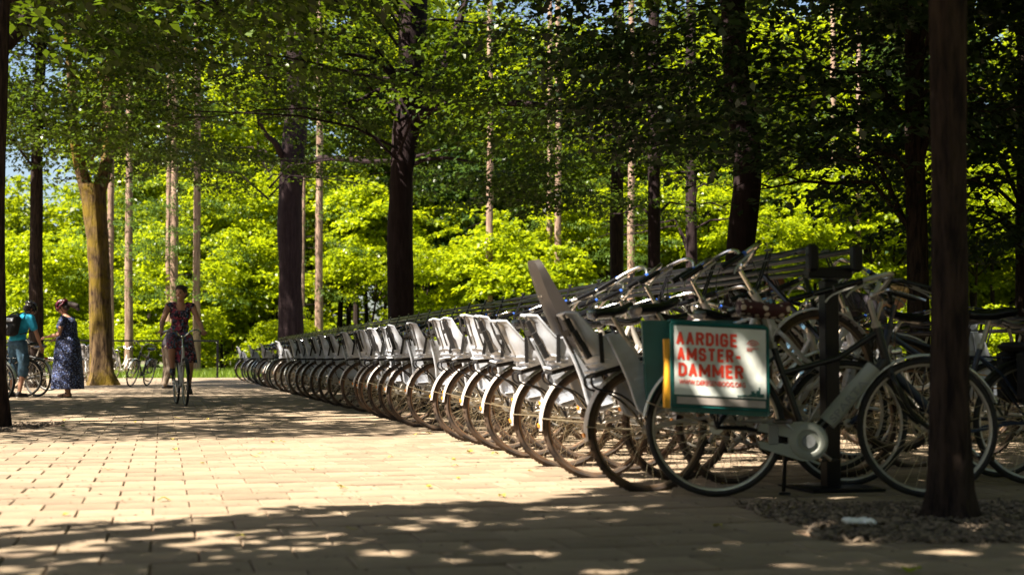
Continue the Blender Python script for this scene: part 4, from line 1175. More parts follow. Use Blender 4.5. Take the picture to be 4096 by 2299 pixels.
near = [
    ('seat', 7.33, .30, 'rental bicycle with the grey child seat right beside the teal bag, hung up high'),
    ('tall', 8.12, .30, 'rental bicycle whose child seat has a tall brown backrest standing above the others'),
    ('seat2', 8.95, .30, 'rental bicycle with a sunlit child seat, next beyond the tall brown backrest'),
    ('seat', 9.75, .20, 'rental bicycle with a white child seat, second beyond the tall brown backrest'),
    ('seat2', 10.5, .12, 'rental bicycle with a white child seat, third beyond the tall brown backrest'),
    ('seat', 11.22, .10, 'rental bicycle with a white child seat, second last before the gap in the row'),
    ('seat2', 11.65, .10, 'last brightly sunlit child seat bicycle before the gap in the row'),
    ('seat2', 13.3, .08, 'first child seat bicycle beyond the gap, its whole rear wheel in view'),
    ('seat', 14.05, .08, 'second blue-grey child seat bicycle beyond the gap in the row'),
    ('seat2', 14.9, .08, 'third blue-grey child seat bicycle beyond the gap in the row'),
    ('seat', 15.5, .08, 'fourth blue-grey child seat bicycle beyond the gap in the row'),
    ('seat2', 16.2, .08, 'fifth blue-grey child seat bicycle beyond the gap in the row'),
    ('seat', 16.9, .08, 'sixth blue-grey child seat bicycle beyond the gap in the row'),
    ('seat2', 18.0, .08, 'seventh blue-grey child seat bicycle beyond the gap in the row'),
    ('seat', 19.2, .08, 'eighth blue-grey child seat bicycle beyond the gap in the row'),
    ('seat2', 20.2, .08, 'ninth blue-grey child seat bicycle beyond the gap in the row'),
    ('seat', 21.4, .08, 'fourth last pale child seat bicycle before the row turns dark'),
    ('seat2', 22.7, .08, 'third last pale child seat bicycle before the row turns dark'),
    ('seat', 23.6, .08, 'second last pale child seat bicycle before the row turns dark'),
    ('seat2', 25.0, .08, 'last pale child seat bicycle where the row turns dark')]
for k_, Z, up_, lab in near:
    bike_at(k_, on_row(Z, OW + rr.uniform(-.035, .035)), ALPHA + R(rr.uniform(-4.0, 4.0)), lab, FG, up_ * rr.uniform(.85, 1.1), R(rr.uniform(-4, 4)))
# seatless bicycles hung between them, pushed further in under the rack
for Z, up_, o_, lab in [(7.9, .0, 2.86, 'low seatless rental bicycle squeezed in behind the dotted saddle'), (8.55, .05, 2.84, 'low seatless rental bicycle between the grey seat and the tall brown backrest'), (9.4, .05, 2.84, 'low seatless rental bicycle just beyond the tall brown backrest'),
                        (10.1, .05, 2.84, 'low seatless rental bicycle between the second and third white child seats'), (12.4, .05, 2.80, 'seatless rental bicycle standing in the gap of the row'), (10.9, .05, 2.84, 'low seatless rental bicycle beside the last white child seats'),
                        (7.75, .16, 3.15, 'cream rental bicycle nearest to the rack end')]:
    bike_at('plain', on_row(Z, o_), ALPHA + R(rr.uniform(-2, 2)), lab, GF, up_, R(rr.uniform(-3, 3)))
Z = 26.4; i = 0
while Z < 43:
    bike_at(['plain', 'dark', 'seat2', 'navy', 'dark'][i % 5], on_row(Z, OW + rr.uniform(-.12, .12)), ALPHA + R(rr.uniform(-4, 4)), 'dim bicycle in the dark shaded far end of the near rack', 'bicycles in the dark far end of the near rack', .05, R(rr.uniform(-4, 4)))
    Z += rr.uniform(.75, 1.05); i += 1
# the far side of the same rack: bicycles facing the other way
OB = 'bicycles on the far side of the near rack'
Z = 8.15; i = 0
side_labels = ['dark bicycle facing left under the rack end, blue label on its front tyre', 'cream bicycle facing left, its curved frame beside the rack post', 'dark bicycle facing left, seen through the spokes below the rack']
while Z < 34:
    o_ = 4.55 + rr.uniform(-.05, .1)
    lab = side_labels[i] if i < 3 else 'bicycle on the far side of the near rack, mostly hidden by the child seat bicycles'
    kd = ['dark', 'plain', 'navy', 'plain'][i % 4]
    if Z < 8.3: o_ = 4.78
    bike_at(kd, on_row(Z, o_), ALPHA + math.pi + R(rr.uniform(-3, 3)), lab, OB, .30 if i == 1 else (.0 if i % 2 else .05), R(rr.uniform(-3, 3)))
    Z += .72 if i < 12 else 1.1; i += 1
# blue tyre label
# second rack and its bicycles
OR2, Z2 = 6.45, 1.02
def rack_struct(label, o, Za, Zb, ztop, double=True, post_every=6.0, hooks=True, gapw=.26):
    p0 = on_row(Za, o); t = thing('bicycle_rack', label, 'bicycle rack', p0, (0, 0, ALPHA))
    Lr = (Zb - Za) / DV.y       # local y = along the row, local x = across
    k = 0; y = 0.0
    while y < Lr:
        mb = MB(); mb.box((0, y, (ztop - .19) / 2), (.082, .082, ztop - .19), bev=.008); post = mb.build('post', M['rackblack'], t)
        mb = MB(); mb.box((0, y, .008), (.42, .42, .016), bev=.003); mb.build('base_plate', M['rackblack'], post)
        mb = MB(); mb.box((0, y, ztop - .15), (gapw, .06, .06), bev=.006); mb.build('crossbar', M['rackblack'], post)
        y += post_every; k += 1
    for s_ in (-1, 1):
        x = s_ * gapw / 2
        mb = MB()
        mb.tube([(x, -.05, ztop - .03), (x, Lr, ztop - .03)], .017, 10); mb.build('upper_rail', M['rackblack'], t)
        mb = MB(); mb.tube([(x, -.05, ztop - .115), (x, Lr, ztop - .115)], .015, 10); mb.build('lower_rail', M['rackblack'], t)
        mb = MB(); mb.box((x, -.07, ztop - .075), (.058, .058, .15), bev=.016); mb.build('end_cap', M['rackblack'], t)
        if hooks:
            y = .35; i = 0
            mbs = None
            while y < Lr and i < 60:
                mb = MB()
                sx = x + s_ * .045
                for dy in (0, .035):
                    mb.tube(smooth_pts([(sx, y + dy, ztop + .0), (sx + s_ * .02, y + dy, ztop - .06), (sx + s_ * .10, y + dy - .03, ztop - .24), (sx + s_ * .14, y + dy - .05, ztop - .33), (sx + s_ * .19, y + dy - .05, ztop - .33), (sx + s_ * .20, y + dy - .05, ztop - .29)], 2), .006, 5)
                mb.tube([(sx, y - .03, ztop - .0), (sx, y + .07, ztop - .0)], .008, 5)
                mb.build('hook', M['rackblack'], t)
                y += .78; i += 1
    # strut under the rails
    for s_ in (-1, 1):
        mb = MB(); mb.tube([(0, .02, ztop - .55), (s_ * gapw / 2, .55, ztop - .13)], .015, 8); mb.build('brace', M['rackblack'], t)
    # thin steel rope along the hooks
    mb = MB(); mb.tube([(-gapw / 2 - .07, -.02 + Lr * j / 40, ztop - .05 - .03 * math.sin(j * math.pi / 2) ** 2) for j in range(41)], .007, 5); mb.build('steel_rope', M['rackblack'], t)
    return t
rack_struct('long black steel hanging rack with twin rails, running back along the bicycles', OR, 7.43, 41.0, 1.31)
rack_struct('second lower black rack whose blue-lit rail runs behind the foreground trunk', OR2, 9.0, 30.0, 1.03, gapw=.10, hooks=True)
Z = 9.6; i = 0
labs2 = ['child seat bicycle facing left at the second rack, right behind the foreground trunk', 'dark bicycle with black bags at the second rack, right of the foreground trunk', 'child seat bicycle at the second rack, its grey handle loop left of the foreground trunk']
while Z < 22:
    kd = ['seat', 'dark', 'seat2', 'navy', 'plain'][i % 5]
    bike_at(kd, on_row(Z, OR2 - .95 if i % 2 == 0 else OR2 + .95), ALPHA + (0 if i % 2 == 0 else math.pi) + R(rr.uniform(-3, 3)), labs2[i] if i < 3 else 'dim bicycle at the second rack beyond the near one', 'bicycles at the second rack', 0.0, R(rr.uniform(-3, 3)))
    Z += .75; i += 1
# bicycle at the right edge with black bags
pR = Vector((gnd(4138, 1938).x, gnd(4138, 1938).y, 0))
bR = bike_at('navy', pR, ALPHA * .3 + math.pi, 'black bicycle with black pannier bags cut by the right edge, facing left', 'bicycles on the far side of the near rack', 0)
mb = MB()
for s_ in (-1, 1): mb.box((-.05, s_ * .13, .60), (.36, .12, .30), bev=.03)
mb.box((-.05, 0, .765), (.36, .34, .05), bev=.02); mb.build('pannier_bag', M['strap'], bR)
mb = MB(); mb.tube(smooth_pts([(.36, -.05, .62), (.30, -.1, .56), (.15, -.12, .53), (.02, -.14, .57), (.2, -.1, .60), (.36, -.05, .62)], 5), .004, 5); mb.build('yellow_cable', M['yellow'], bR)

# ------------------------------------------------------------------ city bicycle with the printed bag, side on
pA, pB = gnd(2864, 1986), gnd(3696, 1990)
hd = math.atan2(pB.y - pA.y, pB.x - pA.x); WBN = (pB - pA).length
cb = bicycle('bicycle', 'black city e-bicycle with grey battery, dotted saddle cover and teal printed pannier bag', group=None, frame='black', fender='fendersilver', W=W_CITY, style='city', bar='alloy', saddle=SADDOT, reflector=False, band=False, wb=1.06, carrier='black')
cb.scale = (1, 1, 1); place(cb, pA, hd)
mb = MB()
mb.tube([(.80, 0, .655), (.56, 0, .375)], [.042, .046], 12, squash=None)
bat = mb.build('battery', M['framegrey'], cb); bat.data.materials[0] = M['chaincase']
mb = MB(); B0 = Vector((.455, -.062, .285))
prof = []
for k in range(13):
    a = -math.pi * .42 + math.pi * .84 * k / 12; prof.append((B0.x + math.cos(a) * .098, B0.z + math.sin(a) * .098))
prof = prof + [(B0.x - .03, B0.z + .098), (B0.x - .24, B0.z + .085), (B0.x - .25, B0.z + .05), (B0.x - .10, B0.z + .02), (B0.x - .10, B0.z - .015), (B0.x - .25, B0.z - .0), (B0.x - .24, B0.z - .035), (B0.x - .03, B0.z - .098)]
k = len(prof)
mb._add([(x, B0.y - .010, z) for x, z in prof] + [(x, B0.y + .008, z) for x, z in prof], [tuple(range(k)), tuple(reversed(range(k, 2 * k)))] + [(i, i + k, (i + 1) % k + k, (i + 1) % k) for i in range(k)])
mb.lathe_y(B0 + Vector((0, -.012, 0)), [(.092, 0), (.085, -.006), (.060, -.007), (.052, 0)], 28, closed=False)
mb.build('chain_guard', M['chaincase'], cb)
mb = MB(); mb.lathe_y(B0 + Vector((0, -.02, 0)), [(.034, 0), (.032, -.006), (.001, -.007)], 18, closed=False); mb.box(B0 + Vector((-.175, -.011, .034)), (.05, .01, .10), bev=.003); mb.build('motor_cover', M['framegrey'], cb)
mb = MB(); mb.tube([(.36, .05, .27), (.355, .11, .02)], .011, 7); mb.box((.36, .11, .008), (.06, .03, .014), bev=.004); mb.build('kickstand', M['black'], cb)
mb = MB(); mb.tube([(.885, 0, .73), (.93, 0, .735)], [.025, .032], 12); mb.build('headlight', M['chrome'], cb)
mb = MB(); mb.tube(smooth_pts([(.80, -.10, 1.02), (.84, -.20, 1.035), (.95, -.24, 1.0), (1.0, -.25, .98)], 4), .006, 6); mb.build('front_brake_lever', M['chrome'], cb)

def text_mesh(txt, size, m, name='lettering', bold=.0, sx=1.0, ext=.0006):
    cu = bpy.data.curves.new('t', 'FONT'); cu.body = txt; cu.size = size; cu.offset = bold; cu.extrude = ext; cu.resolution_u = 3; cu.space_character = 1.02
    o = bpy.data.objects.new('t', cu); COL.objects.link(o)
    dg = bpy.context.evaluated_depsgraph_get(); dg.update()
    me = bpy.data.meshes.new_from_object(o.evaluated_get(dg)); me.name = name
    bpy.data.objects.remove(o); bpy.data.curves.remove(cu)
    xs = [v.co.x for v in me.vertices]; me.materials.clear(); me.materials.append(m)
    return me, max(xs)
# battery lettering
me, wd = text_mesh('SPARTA', .05, M['framegrey'], bold=.0012)
o = link('lettering', me, bat); 
dB = Vector((.80 - .56, 0, .655 - .375)); L_ = dB.length; ang = math.atan2(dB.z, dB.x)
for v in me.vertices: v.co.x *= (L_ * .72) / wd
o.matrix_local = Matrix.Translation(Vector((.585, -.0475, .375))) @ Matrix.Rotation(-ang, 4, 'Y') @ Matrix.Rotation(R(90), 4, 'X')

# pannier bag: a double bag over the carrier
bx0, bx1, bz0, bz1 = -.235, .235, .425, .865
bag = thing('pannier_bag', 'teal double pannier with white panel reading AARDIGE AMSTERDAMMER, hung on the city bicycle', 'bag', (pA.x, pA.y, 0), (0, 0, hd))
def sag_box(x0, x1, y0, y1, z0, z1, seed, nx=8, nz=8, tap=.0, sk=0):
    """soft box: bulged faces"""
    mb = MB(); rings = []
    for j in range(nz + 1):
        v = j / nz; z = z0 + (z1 - z0) * v
        ring = []
        for side_ in range(4):
            for i in range(nx):
                f = i / nx
                if side_ == 0: x, y = x0 + (x1 - x0) * f, y0
                elif side_ == 1: x, y = x1, y0 + (y1 - y0) * f
                elif side_ == 2: x, y = x1 - (x1 - x0) * f, y1
                else: x, y = x0, y1 - (y1 - y0) * f
                nn = mnoise.noise(Vector((x * 6 + seed, z * 6, y * 5))) * .010
                b = math.sin(math.pi * min(1, max(0, v))) * .012
                cx_, cy_ = (x0 + x1) / 2, (y0 + y1) / 2
                if side_ == 0: y -= (b + nn) * math.sin(math.pi * f) * .6
                if side_ == 2: y += (b + nn) * math.sin(math.pi * f)
                if side_ == 1: x += nn * .6
                if side_ == 3: x -= nn * .6
                x = cx_ + (x - cx_) * (1 - tap * (1 - v))
                ring.append((x, y, z - sk * (x - cx_)))
        rings.append(ring)
    mb.loft(rings); return mb
yn = -.215
mb = sag_box(bx0, bx1, yn, -.085, bz0, bz1, 1, sk=.055); mb.build('near_bag', M['teal'], bag, angle=60)
mb = sag_box(bx0 - .13, bx1 - .13, .085, .25, bz0 + .03, bz1 + .03, 4, tap=.1); mb.build('far_bag', M['teal'], bag, angle=60)
mb = MB(); mb.loft([[(bx0, y, z + .02), (bx1, y, z - .01), (bx1, y, z - .016), (bx0, y, z + .012)] for y, z in ((yn, bz1 - .012), (-.15, bz1 + .01), (0, bz1 + .012), (.1, bz1 + .01), (.2, bz1 - .02))]); mb.build('top_flap', M['teal'], bag)
mb = sag_box(bx0 - .034, bx0 - .002, yn + .005, -.10, bz0 + .03, bz1 - .07, 6); mb.build('yellow_side', M['yellow'], bag)
# white panel
def panel(x0, x1, z0, z1, yy, m, name, parent, th=.004, sk=.055):
    mb = MB(); nx = 10; V, fs = [], []
    for yk in (0, 1):
        for j in range(nx + 1):
            for i in range(nx + 1):
                x = x0 + (x1 - x0) * i / nx; z = z0 + (z1 - z0) * j / nx
                V.append((x, yy - (th if yk == 0 else 0), z - sk * x))
    n1 = nx + 1
    for j in range(nx):
        for i in range(nx):
            a = j * n1 + i; fs.append((a, a + 1, a + n1 + 1, a + n1)); b = a + n1 * n1; fs.append((b, b + n1, b + n1 + 1, b + 1))
    edge = [i for i in range(n1)] + [j * n1 + nx for j in range(1, n1)] + [nx * n1 + i for i in range(nx - 1, -1, -1)] + [j * n1 for j in range(nx - 1, 0, -1)]
    for a, b in zip(edge, edge[1:] + edge[:1]): fs.append((a, a + n1 * n1, b + n1 * n1, b))
    mb._add(V, fs); return mb.build(name, m, parent, angle=30)
yf = yn - .017
pw = panel(-.222, .226, .512, .850, yf, M['panelwhite'], 'white_panel', bag)
panel(-.210, .222, .468, .502, yf, M['reflstrip'], 'reflective_strip', bag)
mb = MB(); mb.tube([(bx0 - .002, yf + .002, z - .055 * bx0) for z in (bz0 + .01, bz1 - .005)], .006, 5); mb.tube([(bx1 + .002, yf + .002, z - .055 * bx1) for z in (bz0 + .01, bz1 - .005)], .006, 5); mb.tube([(bx0, yf + .002, bz1 - .004 - .055 * bx0), (bx1, yf + .002, bz1 - .004 - .055 * bx1)], .006, 5); mb.tube([(bx0, yf + .002, bz0 + .03 - .055 * bx0), (bx1, yf + .002, bz0 + .03 - .055 * bx1)], .005, 5); mb.build('piping', M['teal'], bag)
skm = Matrix(((1, 0, 0, 0), (0, 1, 0, 0), (-.055, 0, 1, 0), (0, 0, 0, 1)))
def put_text(txt, x0, z0, width, cap_h, bold):
    me, wd = text_mesh(txt, .1, M['printred'], bold=bold)
    zs = [v.co.y for v in me.vertices if True]; hz = max(v.co.y for v in me.vertices) - 0
    xs0 = min(v.co.x for v in me.vertices)
    for v in me.vertices:
        X, Y_, Z_ = (v.co.x - xs0) * width / (wd - xs0), v.co.y * cap_h / hz, v.co.z
        xx, zz = x0 + X, z0 + Y_
        v.co = Vector((xx, yf - .0055 - Z_, zz - .055 * xx))
    link('lettering', me, pw)
GLY = {'A': (1, [[(0, 0), (.5, 1), (1, 0)], [(.2, .3), (.8, .3)]]), 'R': (1, [[(0, 0), (0, 1), (.7, 1), (1, .86), (1, .64), (.7, .5), (0, .5)], [(.55, .5), (1, 0)]]),
       'D': (1, [[(0, 0), (0, 1), (.6, 1), (1, .8), (1, .2), (.6, 0), (0, 0)]]), 'I': (.0, [[(0, 0), (0, 1)]]),
       'G': (1, [[(1, .76), (.8, 1), (.2, 1), (0, .8), (0, .2), (.2, 0), (.8, 0), (1, .2), (1, .46), (.55, .46)]]), 'E': (.85, [[(1, 1), (0, 1), (0, 0), (1, 0)], [(0, .52), (.85, .52)]]),
       'M': (1.55, [[(0, 0), (0, 1), (.5, .22), (1, 1), (1, 0)]]), 'S': (1, [[(1, .78), (.8, 1), (.2, 1), (0, .8), (0, .64), (.2, .54), (.8, .46), (1, .36), (1, .2), (.8, 0), (.2, 0), (0, .22)]]),
       'T': (1, [[(0, 1), (1, 1)], [(.5, 1), (.5, 0)]]), '-': (.6, [[(0, .42), (1, .42)]])}
def block_word(txt, x0, z0, width, cap_h, thick):
    """heavy condensed capitals, one mesh for each letter"""
    gap = thick * 1.55
    tot = sum(GLY[c][0] for c in txt); u = (width - gap * (len(txt) - 1) - thick) / tot
    x = x0 + thick / 2
    for c in txt:
        wd_, strokes = GLY[c]; mb = MB(); q = 0
        for st_ in strokes:
            for a_, b2 in zip(st_, st_[1:]):
                A_ = Vector((x + a_[0] * wd_ * u, 0, z0 + thick / 2 + a_[1] * (cap_h - thick))); B_ = Vector((x + b2[0] * wd_ * u, 0, z0 + thick / 2 + b2[1] * (cap_h - thick)))
                d = (B_ - A_).normalized(); n_ = Vector((-d.z, 0, d.x)) * thick / 2; e = d * thick * .28; q += 1
                yq = yf - .0056 - q * .00006
                mb._add([(p_.x, yq, p_.z - .055 * p_.x) for p_ in (A_ - e - n_, B_ + e - n_, B_ + e + n_, A_ - e + n_)], [(0, 1, 2, 3)])
        mb.build('letter', M['printred'], pw, smooth=False)
        x += wd_ * u + gap
block_word('AARDIGE', -.213, .756, .300, .066, .0140)
block_word('AMSTER-', -.208, .680, .312, .066, .0140)
block_word('DAMMER', -.203, .602, .318, .067, .0142)
put_text('WWW.DEREGENBOOG.ORG', -.200, .563, .325, .024, .0014)
put_text('DE REGENBOOG', .132, .752, .058, .007, .001)
put_text('GROEP', .132, .742, .026, .007, .001)
for k_, r_ in enumerate((.014, .024, .035)):
    mb = MB(); a0, a1 = R(25), R(155)
    Q = []
    for i in range(13):
        a = a0 + (a1 - a0) * i / 12; Q.append((r_ * math.cos(a) * .95, r_ * math.sin(a)))
    V = []
    for (x, z) in Q:
        f = (r_ - .0045) / r_
        for xx, zz in ((x, z), (x * f, z * f)):
            X = .163 + xx; V.append((X, yf - .0058, .762 + zz - .055 * X))
    mb._add(V, [(2 * i, 2 * i + 2, 2 * i + 3, 2 * i + 1) for i in range(12)]); mb.build('logo_arc', M['printred'], pw)
mb = MB()
for i, (x0_, w_, h_) in enumerate([(.085, .03, .006), (.112, .014, .010), (.125, .02, .008), (.143, .010, .014), (.152, .016, .030), (.168, .008, .022), (.177, .014, .034), (.190, .006, .050), (.195, .02, .018)]):
    mb.box((x0_ + w_ / 2, yf - .0052, .517 + h_ / 2 - .055 * x0_), (w_, .0014, h_))
sk_ = mb.build('skyline_print', M['teal'], pw, smooth=False); sk_['kind'] = 'stuff'
# ------------------------------------------------------------------ people
def blob(mb, name, m, parent, voxel=.012, it=4, fac=.6):
    me = mb.mesh(name, m, True, 180)
    o = link(name, me, parent)
    r_ = o.modifiers.new('r', 'REMESH'); r_.mode = 'VOXEL'; r_.voxel_size = voxel; r_.use_smooth_shade = True
    s_ = o.modifiers.new('s', 'SMOOTH'); s_.iterations = it; s_.factor = fac
    return o
def hand(mb, w, d, out, s_, curl=.9):
    """palm and five fingers; w wrist, d direction of the palm, out = back-of-hand normal; s_ side"""
    w, d, out = Vector(w), Vector(d).normalized(), Vector(out).normalized()
    out = (out - d * out.dot(d)).normalized(); sd = d.cross(out).normalized() * s_
    pc = w + d * .045
    mb.cap(w, .024, w + d * .03, .027, 8)
    for k in (-1, 0, 1): mb.cap(w + d * .02 + sd * k * .016, .015, w + d * .082 + sd * k * .024, .014, 6)
    for i, (off, ln) in enumerate(((-.031, .060), (-.011, .072), (.010, .068), (.030, .052))):
        p = w + d * .085 + sd * off; dd = d.copy(); r0 = .0098
        for j, f in enumerate((.45, .32, .23)):
            ax = sd; dd = (Matrix.Rotation(-curl * (.75 if j == 0 else 1.0) * s_, 3, ax) @ dd)
            if dd.dot(out) > 0 and curl > 0.3 and j == 0: dd = (Matrix.Rotation(2 * curl * .75 * s_, 3, ax) @ dd)
            q = p + dd * ln * f; mb.cap(p, r0, q, r0 * .92, 6); p = q; r0 *= .92
    tb = w + d * .03 - sd * .030; t1 = tb + (d * .6 - sd * .6 - out * .5).normalized() * .038; t2 = t1 + (d * .9 - sd * .1 - out * .6).normalized() * .030
    mb.cap(tb, .013, t1, .011, 6); mb.cap(t1, .011, t2, .009, 6)
def head_at(body, c, yaw, pitch, parent, hairm, smile=False, style='short', scale=1.0, roll=0):
    Rm = Matrix.Rotation(yaw, 3, 'Z') @ Matrix.Rotation(pitch, 3, 'Y') @ Matrix.Rotation(roll, 3, 'X')
    c = Vector(c); X = lambda x, y, z: c + Rm @ (Vector((x, y, z)) * scale)
    def el(mb, p, r): mb.ell(X(*p), Vector(r) * scale, rot=Rm, n=16, m=10)
    el(body, (0, 0, .02), (.094, .074, .098)); el(body, (.022, 0, -.045), (.066, .058, .062)); el(body, (.055, 0, -.088), (.026, .030, .022))
    el(body, (.068, 0, .030), (.026, .052, .020))
    body.cap(X(.086, 0, .018), .009 * scale, X(.108, 0, -.020), .013 * scale, 8); el(body, (.098, .012, -.024), (.010, .008, .007)); el(body, (.098, -.012, -.024), (.010, .008, .007))
    el(body, (.070, .034, -.018), (.024, .022, .020)); el(body, (.070, -.034, -.018), (.024, .022, .020))
    el(body, (.078, 0, -.058), (.018, .026, .010))
    for y in (-1, 1): el(body, (-.004, y * .076, .0), (.018, .009, .030))
    for y in (-1, 1):
        mb = MB(); mb.ell(X(.083, y * .030, .008), Vector((.009, .013, .0075)) * scale, rot=Rm); mb.build('eye', M['eye'], parent)
        mb = MB(); mb.ell(X(.089, y * .031, .030), Vector((.006, .018, .004)) * scale, rot=Rm); mb.build('eyebrow', M['hair'] if hairm != 'hairblond' else M[hairm], parent)
    mb = MB(); mb.ell(X(.092, 0, -.054), Vector((.006, .022, .006)) * scale, rot=Rm); mb.build('mouth', M['teeth'] if smile else M['skin'], parent)
    hb = MB()
    el(hb, (-.018, 0, .040), (.098, .086, .094)); el(hb, (-.045, 0, -.01), (.068, .080, .085))
    if style == 'short_updo':
        el(hb, (-.085, .0, .01), (.060, .070, .060)); el(hb, (-.10, .02, -.035), (.042, .05, .038)); el(hb, (.035, 0, .095), (.052, .066, .034))
        for k in range(9):
            a = k * .7; el(hb, (-.02 + .07 * math.cos(a), .07 * math.sin(a), .085 + .012 * math.sin(k * 2.3)), (.024, .022, .018))
    elif style == 'ponytail':
        el(hb, (-.12, 0, -.01), (.045, .04, .045)); hb.cap(X(-.15, 0, -.03), .05, X(-.21, .0, -.13), .055); hb.cap(X(-.21, 0, -.13), .055, X(-.20, .01, -.20), .03)
    elif style == 'curly':
        rr_ = random.Random(4)
        for k in range(40):
            a, b = rr_.uniform(0, 6.28), rr_.uniform(-.6, 1.4); el(hb, (-.02 + .085 * math.cos(a) * math.cos(b), .085 * math.sin(a) * math.cos(b), .03 + .095 * math.sin(b)), (.026, .026, .024))
    h = blob(hb, 'hair', M[hairm], parent, .010, 2)
    return X
def helmet(X, parent, m):
    """cycle helmet with vents: a cap of longitudinal ribs"""
    mb = MB()
    for k, y in enumerate((-.075, -.045, -.015, .015, .045, .075)):
        P = []
        w = math.sqrt(max(0, 1 - (y / .098) ** 2))
        for i in range(11):
            a = math.pi * (.02 + .93 * i / 10); P.append(X(-.012 + .132 * math.cos(a) * w, y, .030 + .118 * math.sin(a) * w))
        mb.tube(P, [.010] + [.017] * 9 + [.012], 7)
    P = [X(-.012 + .122 * math.cos(a), .094 * math.sin(a), .035 - .02 * math.cos(a)) for a in [2 * math.pi * i / 24 for i in range(25)]]
    mb.tube(P, .017, 7)
    for f in (.35, .62, .85):
        a = math.pi * f; mb.tube([X(-.012 + .115 * math.cos(a), y * .085, .03 + .108 * math.sin(a) * math.sqrt(1 - (y * .85) ** 2)) for y in (-1, -.6, -.2, .2, .6, 1)], .015, 6)
    o = blob(mb, 'helmet', M[m], parent, .009, 1)
    mb = MB(); mb.ell(X(-.012, 0, .03), Vector((.108, .084, .100))); blob(mb, 'helmet_liner', M['plastic'], o, .012, 1)
    mb = MB()
    for y in (-1, 1): mb.tube([X(.03, y * .085, .02), X(.02, y * .078, -.04), X(.045, y * .03, -.108)], .006, 5)
    mb.build('chin_strap', M['strap'], o)
    return o
def body(t, J, voxel=.010, hairm='hair', style='short', smile=False, curl=.9, female=True, yaw=0, pitch=0, hnormal=None, belly=0):
    mb = MB(); V = Vector
    pel, wai, che, nec, hed = [V(J[k]) for k in ('pelvis', 'waist', 'chest', 'neck', 'head')]
    fw = V((1, 0, 0))
    shw = .150
    mb.ell(pel, (.11, .155, .11)); mb.cap(pel, .115, wai, .105); mb.ell(wai, (.10 + belly, .130 + belly, .10)); mb.cap(wai, .11, che, .115); mb.ell(che, (.115, .150, .13))
    mb.cap(che + V((0, 0, .06)), .10, nec - V((0, 0, .03)), .065); mb.cap(nec - V((0, 0, .03)), .056, hed + V((-.01, 0, -.06)), .050)
    if female:
        for y in (-1, 1): mb.ell(che + V((.085, y * .065, -.015)), (.058, .062, .060))
    for s_, k in ((1, 'L'), (-1, 'R')):
        sh, el_, wr = V(J['sho' + k]), V(J['elb' + k]), V(J['wri' + k]); hp, kn, an = V(J['hip' + k]), V(J['kne' + k]), V(J['ank' + k])
        mb.cap(nec - V((0, 0, .05)), .055, sh, .052); mb.cap(sh, .054, (sh * .5 + el_ * .5), .044); mb.cap(sh * .5 + el_ * .5, .044, el_, .037); mb.cap(el_, .038, el_ * .6 + wr * .4, .036); mb.cap(el_ * .6 + wr * .4, .036, wr, .024)
        d = J.get('hd' + k, tuple((wr - el_).normalized())); hand(mb, wr, d, J.get('hn' + k, (0, 0, 1)), s_, curl)
        mb.cap(hp, .092, (hp + kn) / 2, .075); mb.cap((hp + kn) / 2, .075, kn, .055); mb.cap(kn, .054, kn * .68 + an * .32, .054); mb.cap(kn * .68 + an * .32, .054, an, .033)
        toe = V(J['toe' + k]); fd = (toe - an); fd.z = fd.z; heel = an + V((-.03 * (1 if abs(fd.x) > 0 else 0), 0, -.045))
        mb.cap(an, .034, heel, .030); mb.cap(heel, .030, toe, .024)
    X = head_at(mb, hed, yaw, pitch, t, hairm, smile, style)
    b = blob(mb, 'body', M['skin'], t, voxel, 3, .5)
    return X
def shoes(t, J, m='shoe', sole='shoe'):
    for k in 'LR':
        an, toe = Vector(J['ank' + k]), Vector(J['toe' + k]); heel = an + Vector((-.03, 0, -.045)); d = (toe - heel).normalized()
        mb = MB(); mb.cap(heel, .040, heel + d * .10, .042); mb.cap(heel + d * .08, .040, toe + d * .01, .034); mb.cap(an, .040, heel, .040); s_ = blob(mb, 'shoe', M[m], t, .010, 2)
        mb = MB(); mb.cap(heel + Vector((0, 0, -.036)), .028, toe + Vector((0, 0, -.026)), .024, 8); o = mb.build('sole', M[sole], s_)

# --- the riding woman and her bicycle
fA, fB = gnd(743, 1624), gnd(697, 1612.5)
hd_w = math.atan2(fA.y - fB.y, fA.x - fB.x)
rb = fA - Vector((math.cos(hd_w), math.sin(hd_w), 0)) * 1.06
wbk = bicycle('bicycle', 'pale grey step-through rental bicycle ridden towards the camera by the woman', frame='framewhite', fender='black', W=W_DARK, bar='chrome', band=False, reflector=False, rack=True)
wbk.location = (rb.x, rb.y, 0); wbk.rotation_euler = (R(1.5), 0, hd_w)
mb = MB(); mb.ell((.862, 0, .73), (.006, .012, .018)); mb.build('head_badge', M['blueband'], wbk)
t = thing('person', 'smiling woman in a red floral dress riding a pale bicycle towards the camera', 'person', (rb.x, rb.y, 0), (R(0), 0, hd_w))
J = dict(pelvis=(.24, 0, 1.02), waist=(.25, 0, 1.17), chest=(.29, 0, 1.36), neck=(.32, 0, 1.52), head=(.355, 0, 1.675),
         shoL=(.30, .180, 1.48), elbL=(.39, .275, 1.24), wriL=(.565, .305, 1.115), shoR=(.30, -.180, 1.48), elbR=(.39, -.275, 1.24), wriR=(.565, -.305, 1.115),
         hdL=(.8, -.05, -.25), hdR=(.8, .05, -.25), hnL=(.2, 0, 1), hnR=(.2, 0, 1),
         hipL=(.25, .09, .99), kneL=(.56, .125, .70), ankL=(.42, .125, .285), toeL=(.565, .13, .20), hipR=(.25, -.09, .99), kneR=(.64, -.165, .885), ankR=(.48, -.13, .545), toeR=(.64, -.14, .475))
X = body(t, J, .0075, 'hair', 'short_updo', True, 1.0, True, R(-32), R(6))
mb = MB()
